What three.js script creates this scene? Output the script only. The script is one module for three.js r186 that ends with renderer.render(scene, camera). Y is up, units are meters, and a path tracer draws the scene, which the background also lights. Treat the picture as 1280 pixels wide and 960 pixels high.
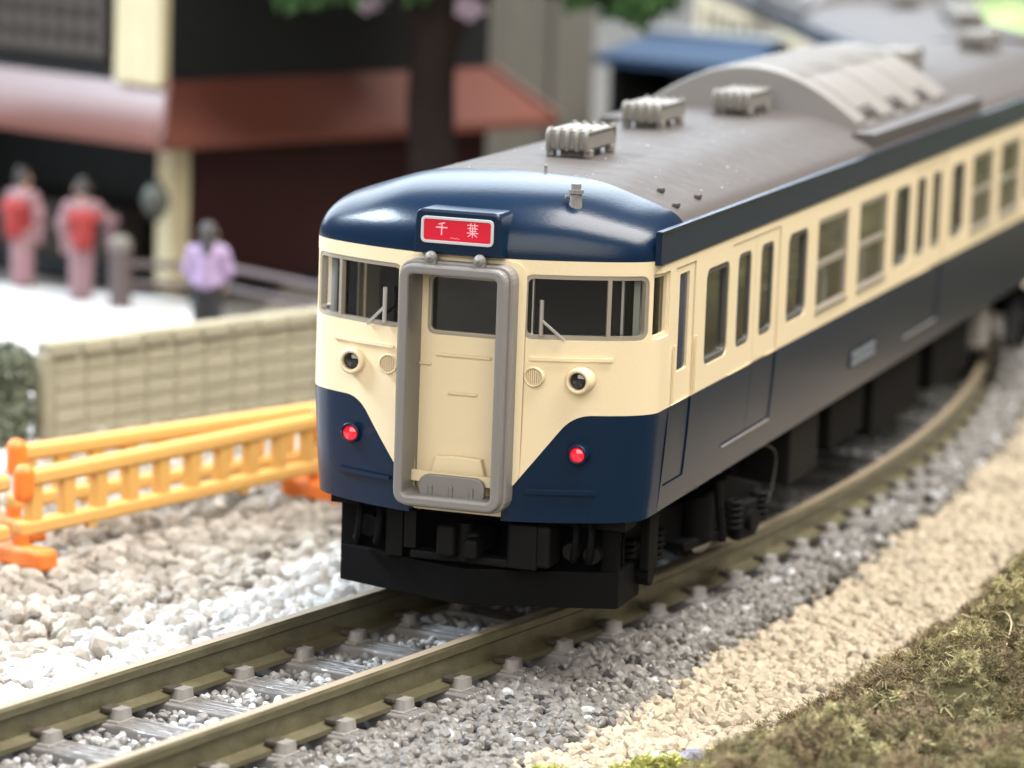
import * as THREE from 'three';
import { RoundedBoxGeometry } from 'three/addons/geometries/RoundedBoxGeometry.js';
import { mergeGeometries, mergeVertices } from 'three/addons/utils/BufferGeometryUtils.js';
import { TessellateModifier } from 'three/addons/modifiers/TessellateModifier.js';
import { MarchingCubes } from 'three/addons/objects/MarchingCubes.js';
import { ImprovedNoise } from 'three/addons/math/ImprovedNoise.js';
import { RectAreaLightUniformsLib } from 'three/addons/lights/RectAreaLightUniformsLib.js';

// A 1:150 model railway layout photographed close up; written at the scale of the real thing (1 unit = 1 m).
const used = {};
const numbered = (n) => { const k = used[n] = (used[n] ?? -1) + 1; return k ? n + '_' + String(k).padStart(3, '0') : n; };
const scene = new THREE.Scene();
const camera = new THREE.PerspectiveCamera(2 * Math.atan(480 / 4443.3) * 180 / Math.PI, 4 / 3, 1, 400);
camera.position.set(9.1214, 6.6497, 26.2807);
camera.rotation.order = 'YXZ';
camera.rotation.set(-9.5035 * Math.PI / 180, 18.5612 * Math.PI / 180, 2.059 * Math.PI / 180);
camera.focus = 27.6; camera.userData.fStop = 0.44;

const renderer = new THREE.WebGLRenderer({ antialias: true });
renderer.toneMapping = THREE.LinearToneMapping;
renderer.toneMappingExposure = 0.85;
renderer.shadowMap.enabled = true;
RectAreaLightUniformsLib.init();
// the dim room round the layout
scene.background = new THREE.Color(0.22, 0.215, 0.205);
// a large bright window behind the layout to the left, and a soft ceiling lamp over the viewer's side
const LIGHTS = [
  ['window_or_fill', 'wide bright window of the room behind the layout', 'window', [-60, 46, -92], [0, 0, -4], 112, 64, new THREE.Color(0.78, 0.89, 1.0), 4.6],
  ['window_or_fill', 'bright window of the room on the left of the layout', 'window', [-92, 80, 2], [0, 0, -2], 46, 28, new THREE.Color(0.76, 0.88, 1.0), 85],
  ['ceiling_lamp', 'broad square ceiling lamp above the layout', 'ceiling lamp', [27, 74, -14], [0, 0, -6], 56, 56, new THREE.Color(1.0, 0.955, 0.895), 24],
  ['window_or_fill', 'added warm fill panel behind the viewer, out of view', 'window', [16, 46, 80], [0, 0, -4], 104, 66, new THREE.Color(1.0, 0.95, 0.87), 4.2],  // fill light added to brighten the cab front, not a known window
];
for (const [name, label, category, at, to, w, h, color, power] of LIGHTS) {
  const l = new THREE.RectAreaLight(color, power, w, h);
  l.position.set(...at); l.lookAt(...to); scene.add(l);
  const m = new THREE.Mesh(new THREE.BoxGeometry(w, h, 0.6), new THREE.MeshStandardMaterial({ color: 0x888888, emissive: color, emissiveIntensity: 0.8, roughness: 0.6 }));
  m.position.set(...at); m.lookAt(...to); m.translateZ(-0.5);
  m.name = numbered(name); m.userData = { label, category }; scene.add(m);
}

// ---------------------------------------------------------------- helpers
let seed = 7;
const rnd = () => { seed = (seed + 0x6d2b79f5) | 0; let t = Math.imul(seed ^ (seed >>> 15), 1 | seed); t = (t + Math.imul(t ^ (t >>> 7), 61 | t)) ^ t; return ((t ^ (t >>> 14)) >>> 0) / 4294967296; };
const rr = (a, b) => a + (b - a) * rnd();
const noise = new ImprovedNoise();
const fbm = (x, y, z = 0) => noise.noise(x, y, z) + 0.5 * noise.noise(2.1 * x, 2.1 * y, z + 7) + 0.25 * noise.noise(4.3 * x, 4.3 * y, z + 13);
const V = (x, y, z) => new THREE.Vector3(x, y, z);
const lin = (r, g, b) => new THREE.Color().setRGB(r, g, b);
function shade(o) { o.castShadow = o.receiveShadow = true; return o; }
function thing(name, label, category, at = [0, 0, 0], turn = 0, group) {
  const o = new THREE.Group(); o.name = numbered(name); o.position.set(...at); o.rotation.y = turn;
  o.userData = { label, category }; if (group) o.userData.group = group;
  scene.add(o); return o;
}
function part(name, geo, mat, parent, at, rot) {
  const m = shade(new THREE.Mesh(geo, mat)); m.name = name;
  if (at) m.position.set(...at); if (rot) m.rotation.set(...rot);
  parent.add(m); return m;
}
function copy(src, label, at, turn) {
  const c = src.clone(); c.name = numbered(src.name.replace(/_\d{3}$/, '')); c.userData = { ...src.userData, label };
  c.position.set(...at); c.rotation.y = turn; scene.add(c); return c;
}
function struct(name, geo, mat) { const m = shade(new THREE.Mesh(geo, mat)); m.name = name; m.userData = { kind: 'structure' }; scene.add(m); return m; }
const clean = (g) => { const n = g.index ? g.toNonIndexed() : g; for (const k of Object.keys(n.attributes)) if (!['position', 'normal', 'uv'].includes(k)) n.deleteAttribute(k);
  if (!n.attributes.uv) n.setAttribute('uv', new THREE.BufferAttribute(new Float32Array(n.attributes.position.count * 2), 2)); return n; };
const merge = (list) => mergeGeometries(list.map(clean));
const box = (w, h, d, x = 0, y = 0, z = 0) => new THREE.BoxGeometry(w, h, d).translate(x, y, z);
const rbox = (w, h, d, r, x = 0, y = 0, z = 0, s = 2) => new RoundedBoxGeometry(w, h, d, s, r).translate(x, y, z);
const cyl = (r1, r2, h, s = 20) => new THREE.CylinderGeometry(r1, r2, h, s);
const tube = (pts, r, seg = 24, rs = 8, closed = false) => new THREE.TubeGeometry(new THREE.CatmullRomCurve3(pts.map((p) => V(...p)), closed), seg, r, rs, closed);
function rod(a, b, r, s = 8) {
  const A = V(...a), B = V(...b), d = B.clone().sub(A), g = cyl(r, r, d.length(), s);
  g.applyQuaternion(new THREE.Quaternion().setFromUnitVectors(V(0, 1, 0), d.normalize())); return g.translate(...A.add(B).multiplyScalar(0.5).toArray());
}
function rrect(S, x0, y0, x1, y1, r) {
  S.moveTo(x0 + r, y0); S.lineTo(x1 - r, y0); S.quadraticCurveTo(x1, y0, x1, y0 + r); S.lineTo(x1, y1 - r); S.quadraticCurveTo(x1, y1, x1 - r, y1);
  S.lineTo(x0 + r, y1); S.quadraticCurveTo(x0, y1, x0, y1 - r); S.lineTo(x0, y0 + r); S.quadraticCurveTo(x0, y0, x0 + r, y0); return S;
}
const rshape = (...a) => rrect(new THREE.Shape(), ...a), rpath = (...a) => rrect(new THREE.Path(), ...a);
const ring = (x0, y0, x1, y1, r, w) => { const s = rshape(x0, y0, x1, y1, r); s.holes.push(rpath(x0 + w, y0 + w, x1 - w, y1 - w, Math.max(0.01, r - w))); return s; };
const extrude = (s, d, bevel = 0) => new THREE.ExtrudeGeometry(s, { depth: d, curveSegments: 6, bevelEnabled: bevel > 0, bevelSize: bevel, bevelThickness: bevel, bevelOffset: -bevel, bevelSegments: 2 });

// textures: colour grain and fine relief only
function tex(n, f, srgb) {
  const d = new Uint8Array(n * n * 4);
  for (let y = 0; y < n; y++) for (let x = 0; x < n; x++) { const c = f(x / n, y / n), i = (y * n + x) * 4; for (let k = 0; k < 3; k++) d[i + k] = 255 * Math.min(1, Math.max(0, Array.isArray(c) ? c[k] : c)); d[i + 3] = 255; }
  const t = new THREE.DataTexture(d, n, n); t.wrapS = t.wrapT = THREE.RepeatWrapping; t.magFilter = THREE.LinearFilter; t.minFilter = THREE.LinearMipmapLinearFilter; t.generateMipmaps = true;
  if (srgb) t.colorSpace = THREE.SRGBColorSpace; t.needsUpdate = true; return t;
}
// tiling value noise of p cells a side
const grid = {};
function vn(u, v, p, s = 0) {
  const key = p + '_' + s, g = grid[key] ??= Array.from({ length: p * p }, () => rnd());
  const x = u * p, y = v * p, i = Math.floor(x), j = Math.floor(y), a = x - i, b = y - j, q = (t) => t * t * (3 - 2 * t), at = (m, n) => g[((n % p) + p) % p * p + ((m % p) + p) % p];
  return (at(i, j) * (1 - q(a)) + at(i + 1, j) * q(a)) * (1 - q(b)) + (at(i, j + 1) * (1 - q(a)) + at(i + 1, j + 1) * q(a)) * q(b);
}
const tn = (u, v, p, s = 0) => 0.5 * vn(u, v, p, s) + 0.3 * vn(u, v, p * 2, s) + 0.2 * vn(u, v, p * 4, s);
const plasticBump = tex(256, (u, v) => 0.5 * tn(u, v, 24) + 0.5 * vn(u, v, 96, 3)); plasticBump.repeat.set(1, 1);
const roughGrain = tex(256, (u, v) => 0.72 + 0.28 * tn(u, v, 10, 5));
const woodGrain = tex(256, (u, v) => 0.55 * vn(u * 0.15 - Math.floor(u * 0.15), v, 64, 8) + 0.45 * tn(u, v, 16, 9));
const mottled = (lo, hi, p = 8) => tex(256, (u, v) => { const t = tn(u, v, p, 11), w = vn(u, v, 100, 12); return lo.map((l, k) => l + (hi[k] - l) * (0.75 * t + 0.25 * w)); }, true);
const std = (o) => new THREE.MeshStandardMaterial(o);
const phys = (o) => new THREE.MeshPhysicalMaterial(o);
const paint = (c, rough = 0.34) => phys({ color: c, roughness: rough, roughnessMap: roughGrain, bumpMap: plasticBump, bumpScale: 0.0012, specularIntensity: 0.9 });
const M = {
  cream: paint(lin(0.72, 0.60, 0.40), 0.42),
  blue: phys({ color: lin(0.0032, 0.0138, 0.036), roughness: 0.25, bumpMap: plasticBump, bumpScale: 0.0007, specularIntensity: 0.55 }),
  gasket: std({ color: lin(0.07, 0.068, 0.062), roughness: 0.45 }),
  roof: phys({ color: lin(0.073, 0.064, 0.060), roughness: 0.66, specularIntensity: 0.6, roughnessMap: roughGrain, bumpMap: plasticBump, bumpScale: 0.002 }),
  vent: std({ color: lin(0.19, 0.18, 0.162), roughness: 0.5, bumpMap: plasticBump, bumpScale: 0.003 }),
  ac: std({ color: lin(0.195, 0.185, 0.176), roughness: 0.5, bumpMap: plasticBump, bumpScale: 0.002 }),
  grey: std({ color: lin(0.19, 0.179, 0.172), roughness: 0.42, bumpMap: plasticBump, bumpScale: 0.0015 }),
  frame: std({ color: lin(0.36, 0.32, 0.26), roughness: 0.3, metalness: 0.35 }),
  black: phys({ color: lin(0.004, 0.004, 0.0045), roughness: 0.7, specularIntensity: 0.15, bumpMap: plasticBump, bumpScale: 0.002 }),
  blackSoft: phys({ color: lin(0.006, 0.006, 0.0065), roughness: 0.6, specularIntensity: 0.22 }),
  dark: std({ color: lin(0.012, 0.011, 0.012), roughness: 0.7 }),
  wheel: std({ color: lin(0.30, 0.30, 0.30), roughness: 0.35, metalness: 0.9 }),
  glass: phys({ color: lin(0.95, 0.96, 0.95), roughness: 0.04, transmission: 1, thickness: 0, ior: 1.45 }),
  seat: std({ color: lin(0.20, 0.21, 0.20), roughness: 0.7 }),
  lens: phys({ color: lin(0.008, 0.008, 0.008), roughness: 0.06, clearcoat: 1, clearcoatRoughness: 0.03 }),
  red: phys({ color: lin(0.55, 0.01, 0.03), roughness: 0.12, emissive: lin(0.9, 0.012, 0.045), emissiveIntensity: 0.5, clearcoat: 1 }),
  metal: std({ color: lin(0.55, 0.53, 0.5), roughness: 0.3, metalness: 0.8 }),
};
// ---------------------------------------------------------------- the train
const HALF = 1.4475;
const wAt = (y) => (y >= 1.85 ? HALF : HALF - 0.062 * Math.pow((1.85 - y) / 0.86, 1.4));
// plan of the bowed cab front with rounded corners, as a table by arc length
const PLAN = (() => {
  const p = [];
  for (let i = 0; i <= 60; i++) { const x = 1.17 * i / 60; p.push([x, 0.46 * (1 - (x / 1.38) ** 2)]); }
  for (let i = 1; i <= 40; i++) { const t = i / 40, a = (1 - t) ** 2, b = 2 * t * (1 - t), c = t * t; p.push([1.17 * a + HALF * b + HALF * c, 0.129 * a - 0.028 * b - 0.24 * c]); }
  for (let i = 1; i <= 20; i++) p.push([HALF, -0.24 - 0.56 * i / 20]);
  let u = 0; p[0].push(0);
  for (let i = 1; i < p.length; i++) { u += Math.hypot(p[i][0] - p[i - 1][0], p[i][1] - p[i - 1][1]); p[i].push(u); }
  return p;
})();
const UMAX = PLAN[PLAN.length - 1][2];
function plan(u) {
  const s = u < 0 ? -1 : 1, a = Math.min(Math.abs(u), UMAX);
  let i = 1; while (i < PLAN.length - 1 && PLAN[i][2] < a) i++;
  const A = PLAN[i - 1], B = PLAN[i], t = (a - A[2]) / (B[2] - A[2]);
  return [s * (A[0] + (B[0] - A[0]) * t), A[1] + (B[1] - A[1]) * t];
}
const uX = (x) => { const a = Math.abs(x); for (let i = 1; i < PLAN.length; i++) if (PLAN[i][0] >= a) { const A = PLAN[i - 1], B = PLAN[i]; return Math.sign(x) * (A[2] + (B[2] - A[2]) * (a - A[0]) / (B[0] - A[0] || 1)); } return 0; };
const uZ = (z) => UMAX - (z + 0.80);
const bowZ = (x) => 0.46 * (1 - (x / 1.38) ** 2);
function skin(u, y, off) {
  const e = 0.01, f = (v) => { const [x, z] = plan(v); return [x * wAt(y) / HALF, z]; };
  const p = f(u), a = f(u - e), b = f(u + e), tx = b[0] - a[0], tz = b[1] - a[1], l = Math.hypot(tx, tz) || 1;
  const n = [-tz / l, tx / l];   // outward, turned below
  const out = n[1] * 1 + n[0] * p[0] >= 0 ? 1 : -1;
  return [p[0] + out * n[0] * off, y, p[1] + out * n[1] * off, out * n[0], out * n[1]];
}
// a flat (u, y) shape wrapped round the cab front, with its own thickness
function wrap(shape, off, thick, maxEdge = 0.09) {
  const w = 0.05, tri = new THREE.ShapeGeometry(shape, 8).toNonIndexed().attributes.position, flat = [];
  const cut = (poly, c, sg) => { const out = []; poly.forEach((p, i) => { const q = poly[(i + 1) % poly.length], dp = sg * (p[0] - c), dq = sg * (q[0] - c); if (dp >= 0) out.push(p); if (dp * dq < 0) { const t = dp / (dp - dq); out.push([c, p[1] + (q[1] - p[1]) * t]); } }); return out; };
  for (let i = 0; i < tri.count; i += 3) {
    const T0 = [0, 1, 2].map((k) => [tri.getX(i + k), tri.getY(i + k)]), us = T0.map((p) => p[0]);
    for (let k = Math.floor(Math.min(...us) / w); k * w < Math.max(...us); k++) { const q = cut(cut(T0, k * w, 1), (k + 1) * w, -1); for (let m = 1; m < q.length - 1; m++) flat.push(...q[0], 0, ...q[m], 0, ...q[m + 1], 0); }
  }
  const g = new THREE.BufferGeometry(); g.setAttribute('position', new THREE.Float32BufferAttribute(flat, 3));
  const map = (g0, o, flip) => {
    const q = g0.index ? g0.toNonIndexed() : g0.clone(), p = q.attributes.position, nn = new Float32Array(p.count * 3), uv = new Float32Array(p.count * 2);
    for (let i = 0; i < p.count; i++) { const u = p.getX(i), y = p.getY(i), s = skin(u, y, o); uv[2 * i] = u; uv[2 * i + 1] = y; p.setXYZ(i, s[0], s[1], s[2]); nn.set([s[3] * flip, 0, s[4] * flip], 3 * i); }
    q.setAttribute('normal', new THREE.BufferAttribute(nn, 3)); q.setAttribute('uv', new THREE.BufferAttribute(uv, 2));
    return q;
  };
  const parts = [map(g, off, 1)];
  const ex = shape.extractPoints(8), rims = [ex.shape, ...ex.holes], pos = [], uv = [];
  for (const c of rims) for (let i = 0; i < c.length; i++) {
    const a = c[i], b = c[(i + 1) % c.length], n = Math.max(1, Math.ceil(a.distanceTo(b) / maxEdge));
    for (let k = 0; k < n; k++) {
      const q = (t, o) => skin(a.x + (b.x - a.x) * t, a.y + (b.y - a.y) * t, o).slice(0, 3), A = q(k / n, off), B = q((k + 1) / n, off), C = q((k + 1) / n, off - thick), D = q(k / n, off - thick);
      pos.push(...A, ...B, ...C, ...A, ...C, ...D); for (let m = 0; m < 6; m++) uv.push(0, 0);
    }
  }
  const r = new THREE.BufferGeometry(); r.setAttribute('position', new THREE.Float32BufferAttribute(pos, 3)); r.setAttribute('uv', new THREE.Float32BufferAttribute(uv, 2)); r.computeVertexNormals();
  parts.push(r);
  return mergeGeometries(parts.map(clean));
}
function surface(f, nu, nv, uvs = [1, 1]) {
  const pos = [], uv = [], idx = [];
  for (let i = 0; i <= nu; i++) for (let j = 0; j <= nv; j++) { pos.push(...f(i / nu, j / nv)); uv.push(i / nu * uvs[0], j / nv * uvs[1]); }
  for (let i = 0; i < nu; i++) for (let j = 0; j < nv; j++) { const a = i * (nv + 1) + j, b = a + nv + 1; idx.push(a, b, a + 1, b, b + 1, a + 1); }
  const g = new THREE.BufferGeometry(); g.setAttribute('position', new THREE.Float32BufferAttribute(pos, 3)); g.setAttribute('uv', new THREE.Float32BufferAttribute(uv, 2)); g.setIndex(idx); g.computeVertexNormals(); return g;
}
const ROOFPTS = [[0, 3.615], [0.51, 3.598], [0.78, 3.56], [1.05, 3.475], [1.25, 3.405], [1.36, 3.355], [HALF, 3.27]];
const roofCurve = new THREE.CatmullRomCurve3([...ROOFPTS.slice(1).reverse().map(([x, y]) => V(-x, y, 0)), ...ROOFPTS.map(([x, y]) => V(x, y, 0))], false, 'catmullrom', 0.5);
const roofPts = roofCurve.getPoints(80);
function roofY(x) { for (let i = 1; i < roofPts.length; i++) if (roofPts[i].x >= x) { const a = roofPts[i - 1], b = roofPts[i], t = (x - a.x) / (b.x - a.x || 1); return a.y + (b.y - a.y) * t; } return 3.27; }
function roofGeo(z0, z1, drop = 0) {
  const s = new THREE.Shape(); roofPts.forEach((p, i) => (i ? s.lineTo(p.x, p.y - drop) : s.moveTo(p.x, p.y - drop)));
  for (let i = roofPts.length - 1; i >= 0; i--) s.lineTo(roofPts[i].x * 0.97, roofPts[i].y - drop - 0.05);
  const g = new THREE.ExtrudeGeometry(s, { depth: z0 - z1, bevelEnabled: false, steps: 1 }).translate(0, 0, z1);
  // smooth the arc
  const p = g.attributes.position, n = g.attributes.normal;
  for (let i = 0; i < p.count; i++) if (Math.abs(n.getZ(i)) < 0.5) { const x = p.getX(i), y = p.getY(i), top = Math.abs(y - (roofY(x) - drop)) < 0.01; if (top) { const e = 0.03, sl = (roofY(Math.min(HALF, x + e)) - roofY(Math.max(-HALF, x - e))) / (Math.min(HALF, x + e) - Math.max(-HALF, x - e)), l = Math.hypot(1, sl); n.setXYZ(i, -sl / l, 1 / l, 0); } }
  return g;
}
const BAYS = [['fixed', -1.47, -2.18], ['door', -2.25, -3.85], ['fixed', -4.14, -4.85], ['unit', -5.22, -6.42], ['unit', -6.86, -8.05], ['fixed', -8.39, -9.08], ['door', -9.2, -10.8],
  ['fixed', -11.12, -11.8], ['unit', -12.21, -13.4], ['unit', -13.79, -15.0], ['fixed', -15.4, -16.08], ['door', -16.2, -17.8], ['fixed', -18.1, -18.8]];
const TH = 0.05;
const sideX = (sg, z) => -sg * z;
const placeSide = (g, sg, inset = 0) => g.rotateY(sg * Math.PI / 2).translate(sg * (HALF - inset), 0, 0);
const srect = (sg, z0, z1, y0, y1, r) => { const a = sideX(sg, z0), b = sideX(sg, z1); return [Math.min(a, b), y0, Math.max(a, b), y1, r]; };
function wallSeg(sg, z0, z1, y0, y1, inset = 0, th = TH) {
  const s = new THREE.Shape(), n = 8;
  for (let i = 0; i <= n; i++) { const y = y0 + (y1 - y0) * i / n, x = sg * (wAt(y) - inset); i ? s.lineTo(x, y) : s.moveTo(x, y); }
  s.lineTo(sg * (wAt(y1) - inset - th), y1); s.lineTo(sg * (wAt(y0) - inset - th), y0);
  return new THREE.ExtrudeGeometry(s, { depth: z0 - z1, bevelEnabled: false }).translate(0, 0, z1);
}
function sideWall(T, sg, bays, zFront, zEnd, cab) {
  const holes = [], low = [];
  const sh = new THREE.Shape(); rrect(sh, ...srect(sg, zFront, zEnd, 1.85, 3.03, 0.001));
  let z = zFront;
  const openings = cab ? [['cab', -0.56, -1.14], ...bays] : bays;
  for (const [kind, a, b] of openings) {
    if (kind === 'fixed') sh.holes.push(rpath(...srect(sg, a, b, 2.04, 2.84, 0.11)));
    if (kind === 'unit') sh.holes.push(rpath(...srect(sg, a, b, 1.99, 2.86, 0.03)));
    if (kind === 'door' || kind === 'cab') {
      const y0 = kind === 'cab' ? 1.19 : 1.24;
      sh.holes.push(rpath(...srect(sg, a, b, 1.8500, 2.955, 0.004)));
      low.push(wallSeg(sg, z, a, 0.99, 1.85), wallSeg(sg, a, b, 0.99, y0)); z = b;
    }
  }
  low.push(wallSeg(sg, z, zEnd, 0.99, 1.85));
  part('side_wall', placeSide(extrude(sh, TH).translate(0, 0, -TH), sg), M.cream, T);
  part('lower_side_wall', merge(low), M.blue, T);
  // upper band with the gutter edge standing a little proud
  const g0 = cab ? (sg > 0 ? -0.08 : -0.80) : zFront;
  part('upper_band', merge([box(0.05, 0.25, g0 - zEnd, sg * (HALF - 0.014), 3.155, (g0 + zEnd) / 2), rbox(0.06, 0.022, g0 + 0.01 - zEnd, 0.008, sg * (HALF - 0.008), 3.286, (g0 + 0.01 + zEnd) / 2)]), M.blue, T);
  if (cab && sg < 0) part('upper_band', box(0.05, 0.05, 0.31, sg * (HALF - 0.026), 3.04, -0.65), M.blue, T);
  for (const [kind, a, b] of openings) {
    if (kind === 'fixed') {
      const w = part('side_window', placeSide(extrude(ring(...srect(sg, a, b, 2.04, 2.84, 0.11), 0.05), 0.03, 0.006).translate(0, 0, -0.045), sg), M.gasket, T);
      part('pane', placeSide(extrude(rshape(...srect(sg, a - 0.02, b + 0.02, 2.06, 2.82, 0.08)), 0.008).translate(0, 0, -0.05), sg), M.glass, w);
    }
    if (kind === 'unit') {
      const s = ring(...srect(sg, a, b, 1.99, 2.86, 0.03), 0.05), [x0, , x1] = srect(sg, a, b, 0, 0, 0);
      const bar = box(x1 - x0 - 0.08, 0.05, 0.04, (x0 + x1) / 2, 2.43, 0.02), sill = box(x1 - x0, 0.03, 0.06, (x0 + x1) / 2, 2.005, 0.03);
      const w = part('side_window', placeSide(merge([extrude(s, 0.035, 0.005), bar, sill]).translate(0, 0, -0.045), sg), M.frame, T);
      part('pane', placeSide(extrude(rshape(...srect(sg, a - 0.03, b + 0.03, 2.02, 2.83, 0.02)), 0.008).translate(0, 0, -0.035), sg), M.glass, w);
    }
    if (kind === 'door' || kind === 'cab') {
      const cabin = kind === 'cab', leaves = cabin ? [[a - 0.03, b + 0.022]] : [[a - 0.008, (a + b) / 2 + 0.006], [(a + b) / 2 - 0.006, b + 0.03]], y0 = cabin ? 1.20 : 1.25, inset = cabin ? 0.010 : 0.008;
      leaves.forEach(([p, q], k) => {
        const s = rshape(...srect(sg, p, q, 1.85, 2.95, 0.004)), win = cabin ? [-0.71, -0.99, 2.10, 2.89, 0.02] : k ? [-0.98, -1.40] : [-0.23, -0.65];
        const wz = cabin ? win : [a + win[0], a + win[1], 2.05, 2.85, 0.09];
        s.holes.push(rpath(...srect(sg, ...wz)));
        const leaf = part(cabin ? 'cab_door' : 'sliding_door', placeSide(extrude(s, 0.03).translate(0, 0, -0.03), sg, inset), M.cream, T);
        part('lower_panel', wallSeg(sg, p, q, y0, 1.85, inset, 0.03), M.blue, leaf);
        if (!cabin) part('window_frame', placeSide(extrude(ring(...srect(sg, ...wz), 0.04), 0.02, 0.005).translate(0, 0, -0.026), sg, inset), M.gasket, leaf);
        part('pane', placeSide(extrude(rshape(...srect(sg, wz[0] - 0.01, wz[1] + 0.01, wz[2] + 0.01, wz[3] - 0.01, 0.05)), 0.008).translate(0, 0, -0.026), sg, inset), cabin ? M.paneNavy : M.glass, leaf);
        if (cabin) for (const q2 of [-0.545, -1.165]) part('door_handle', placeSide(rod([sideX(sg, q2), 1.87, 0.024], [sideX(sg, q2), 2.34, 0.024], 0.011), sg, 0.005), M.cream, leaf);
      });
      if (!cabin) part('door_step', rbox(0.03, 0.016, a - b - 0.06, 0.006, sg * (wAt(1.22) + 0.0), 1.228, (a + b) / 2), M.grey, T);
    }
  }
}
M.cabin = std({ color: lin(0.018, 0.017, 0.018), roughness: 0.6 });
M.paneNavy = phys({ color: lin(0.02, 0.03, 0.07), roughness: 0.1 });
function makeVent(T, x, z) {
  const y = roofY(x), W = 0.40, L = 0.80;
  const v = part('roof_vent', merge([rbox(W - 0.03, 0.17, L - 0.05, 0.035, 0, 0.148, 0, 3), rbox(W - 0.01, 0.03, L - 0.06, 0.014, 0, 0.225, 0)]), M.vent, T, [x, y - 0.02, z]);
  for (const s of [-1, 1]) for (let k = 0; k < 5; k++) part('vent_rib', tube([[0, 0.235, s * (L / 2 - 0.12)], [0, 0.238, s * (L / 2 - 0.05)], [0, 0.215, s * (L / 2 - 0.012)], [0, 0.15, s * (L / 2 - 0.004)], [0, 0.07, s * (L / 2 - 0.02)]], 0.021, 12, 8).translate(-W / 2 + 0.03 + k * (W - 0.06) / 4, 0, 0), M.vent, v);
  for (const sx of [-1, 1]) for (const sz of [-1, 1]) part('foot', rbox(0.07, 0.075, 0.10, 0.014, sx * (W / 2 - 0.035), 0.045, sz * (L / 2 - 0.10)), M.vent, v);
  part('throat', box(W - 0.2, 0.08, L - 0.3, 0, 0.045, 0), M.vent, v);
}
function makeAC(T, z0, z1) {
  // cross-section, with or without the recessed louvre bays low on both sides
  const section = (bay) => { const s = new THREE.Shape(); const side = bay ? [[1.14, 3.44], [1.14, 3.475], [0.97, 3.475], [0.97, 3.635], [1.01, 3.64]] : [[1.14, 3.44], [1.13, 3.54]];
    side.forEach(([x, y], i) => (i ? s.lineTo(-x, y) : s.moveTo(-x, y))); const [ex, ey] = side[side.length - 1];
    s.bezierCurveTo(-0.72, 3.86, -0.38, 4.02, 0.0, 4.02); s.bezierCurveTo(0.38, 4.02, 0.72, 3.86, ex, ey); [...side].reverse().slice(1).forEach(([x, y]) => s.lineTo(x, y)); return s; };
  const cuts = [z0]; for (let k = 0; k < 3; k++) cuts.push(z0 - 0.40 - k * 1.25, z0 - 1.02 - k * 1.25); cuts.push(z1);
  const ac = part('air_conditioner', merge(cuts.slice(0, -1).map((a, i) => { const first = i === 0, last = i === cuts.length - 2, bv = first || last; const d = a - cuts[i + 1];
    return new THREE.ExtrudeGeometry(section(i % 2 === 1), { depth: d - (bv ? 0.02 : 0), bevelEnabled: bv, bevelSize: 0.02, bevelThickness: 0.02, bevelOffset: -0.02, bevelSegments: 3, curveSegments: 24 }).translate(0, 0, cuts[i + 1] + (last ? 0.02 : 0)); })), M.ac, T);
  for (const sg of [-1, 1]) {
    for (let k = 0; k < 3; k++) { const lv = part('louvre', box(0.02, 0.15, 0.58, sg * 0.985, 3.555, z0 - 0.71 - k * 1.25), M.ac, ac); for (let j = 0; j < 4; j++) part('slat', box(0.06, 0.012, 0.58, sg * 1.02, 3.50 + j * 0.035, z0 - 0.71 - k * 1.25), M.ac, lv); }
    part('duct_cover', box(0.22, 0.20, 5.2, sg * 1.29, 3.36, (z0 + z1) / 2 - 0.1), M.roof, T);
  }
  const fins = []; for (let k = 0; k < 26; k++) fins.push(box(0.014, 0.012, z0 - z1 - 0.5, -0.5 + k * 0.04, 4.018 - 0.36 * ((-0.5 + k * 0.04) ** 2), (z0 + z1) / 2));
  part('top_grille', merge(fins), M.ac, ac);
}
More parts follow.
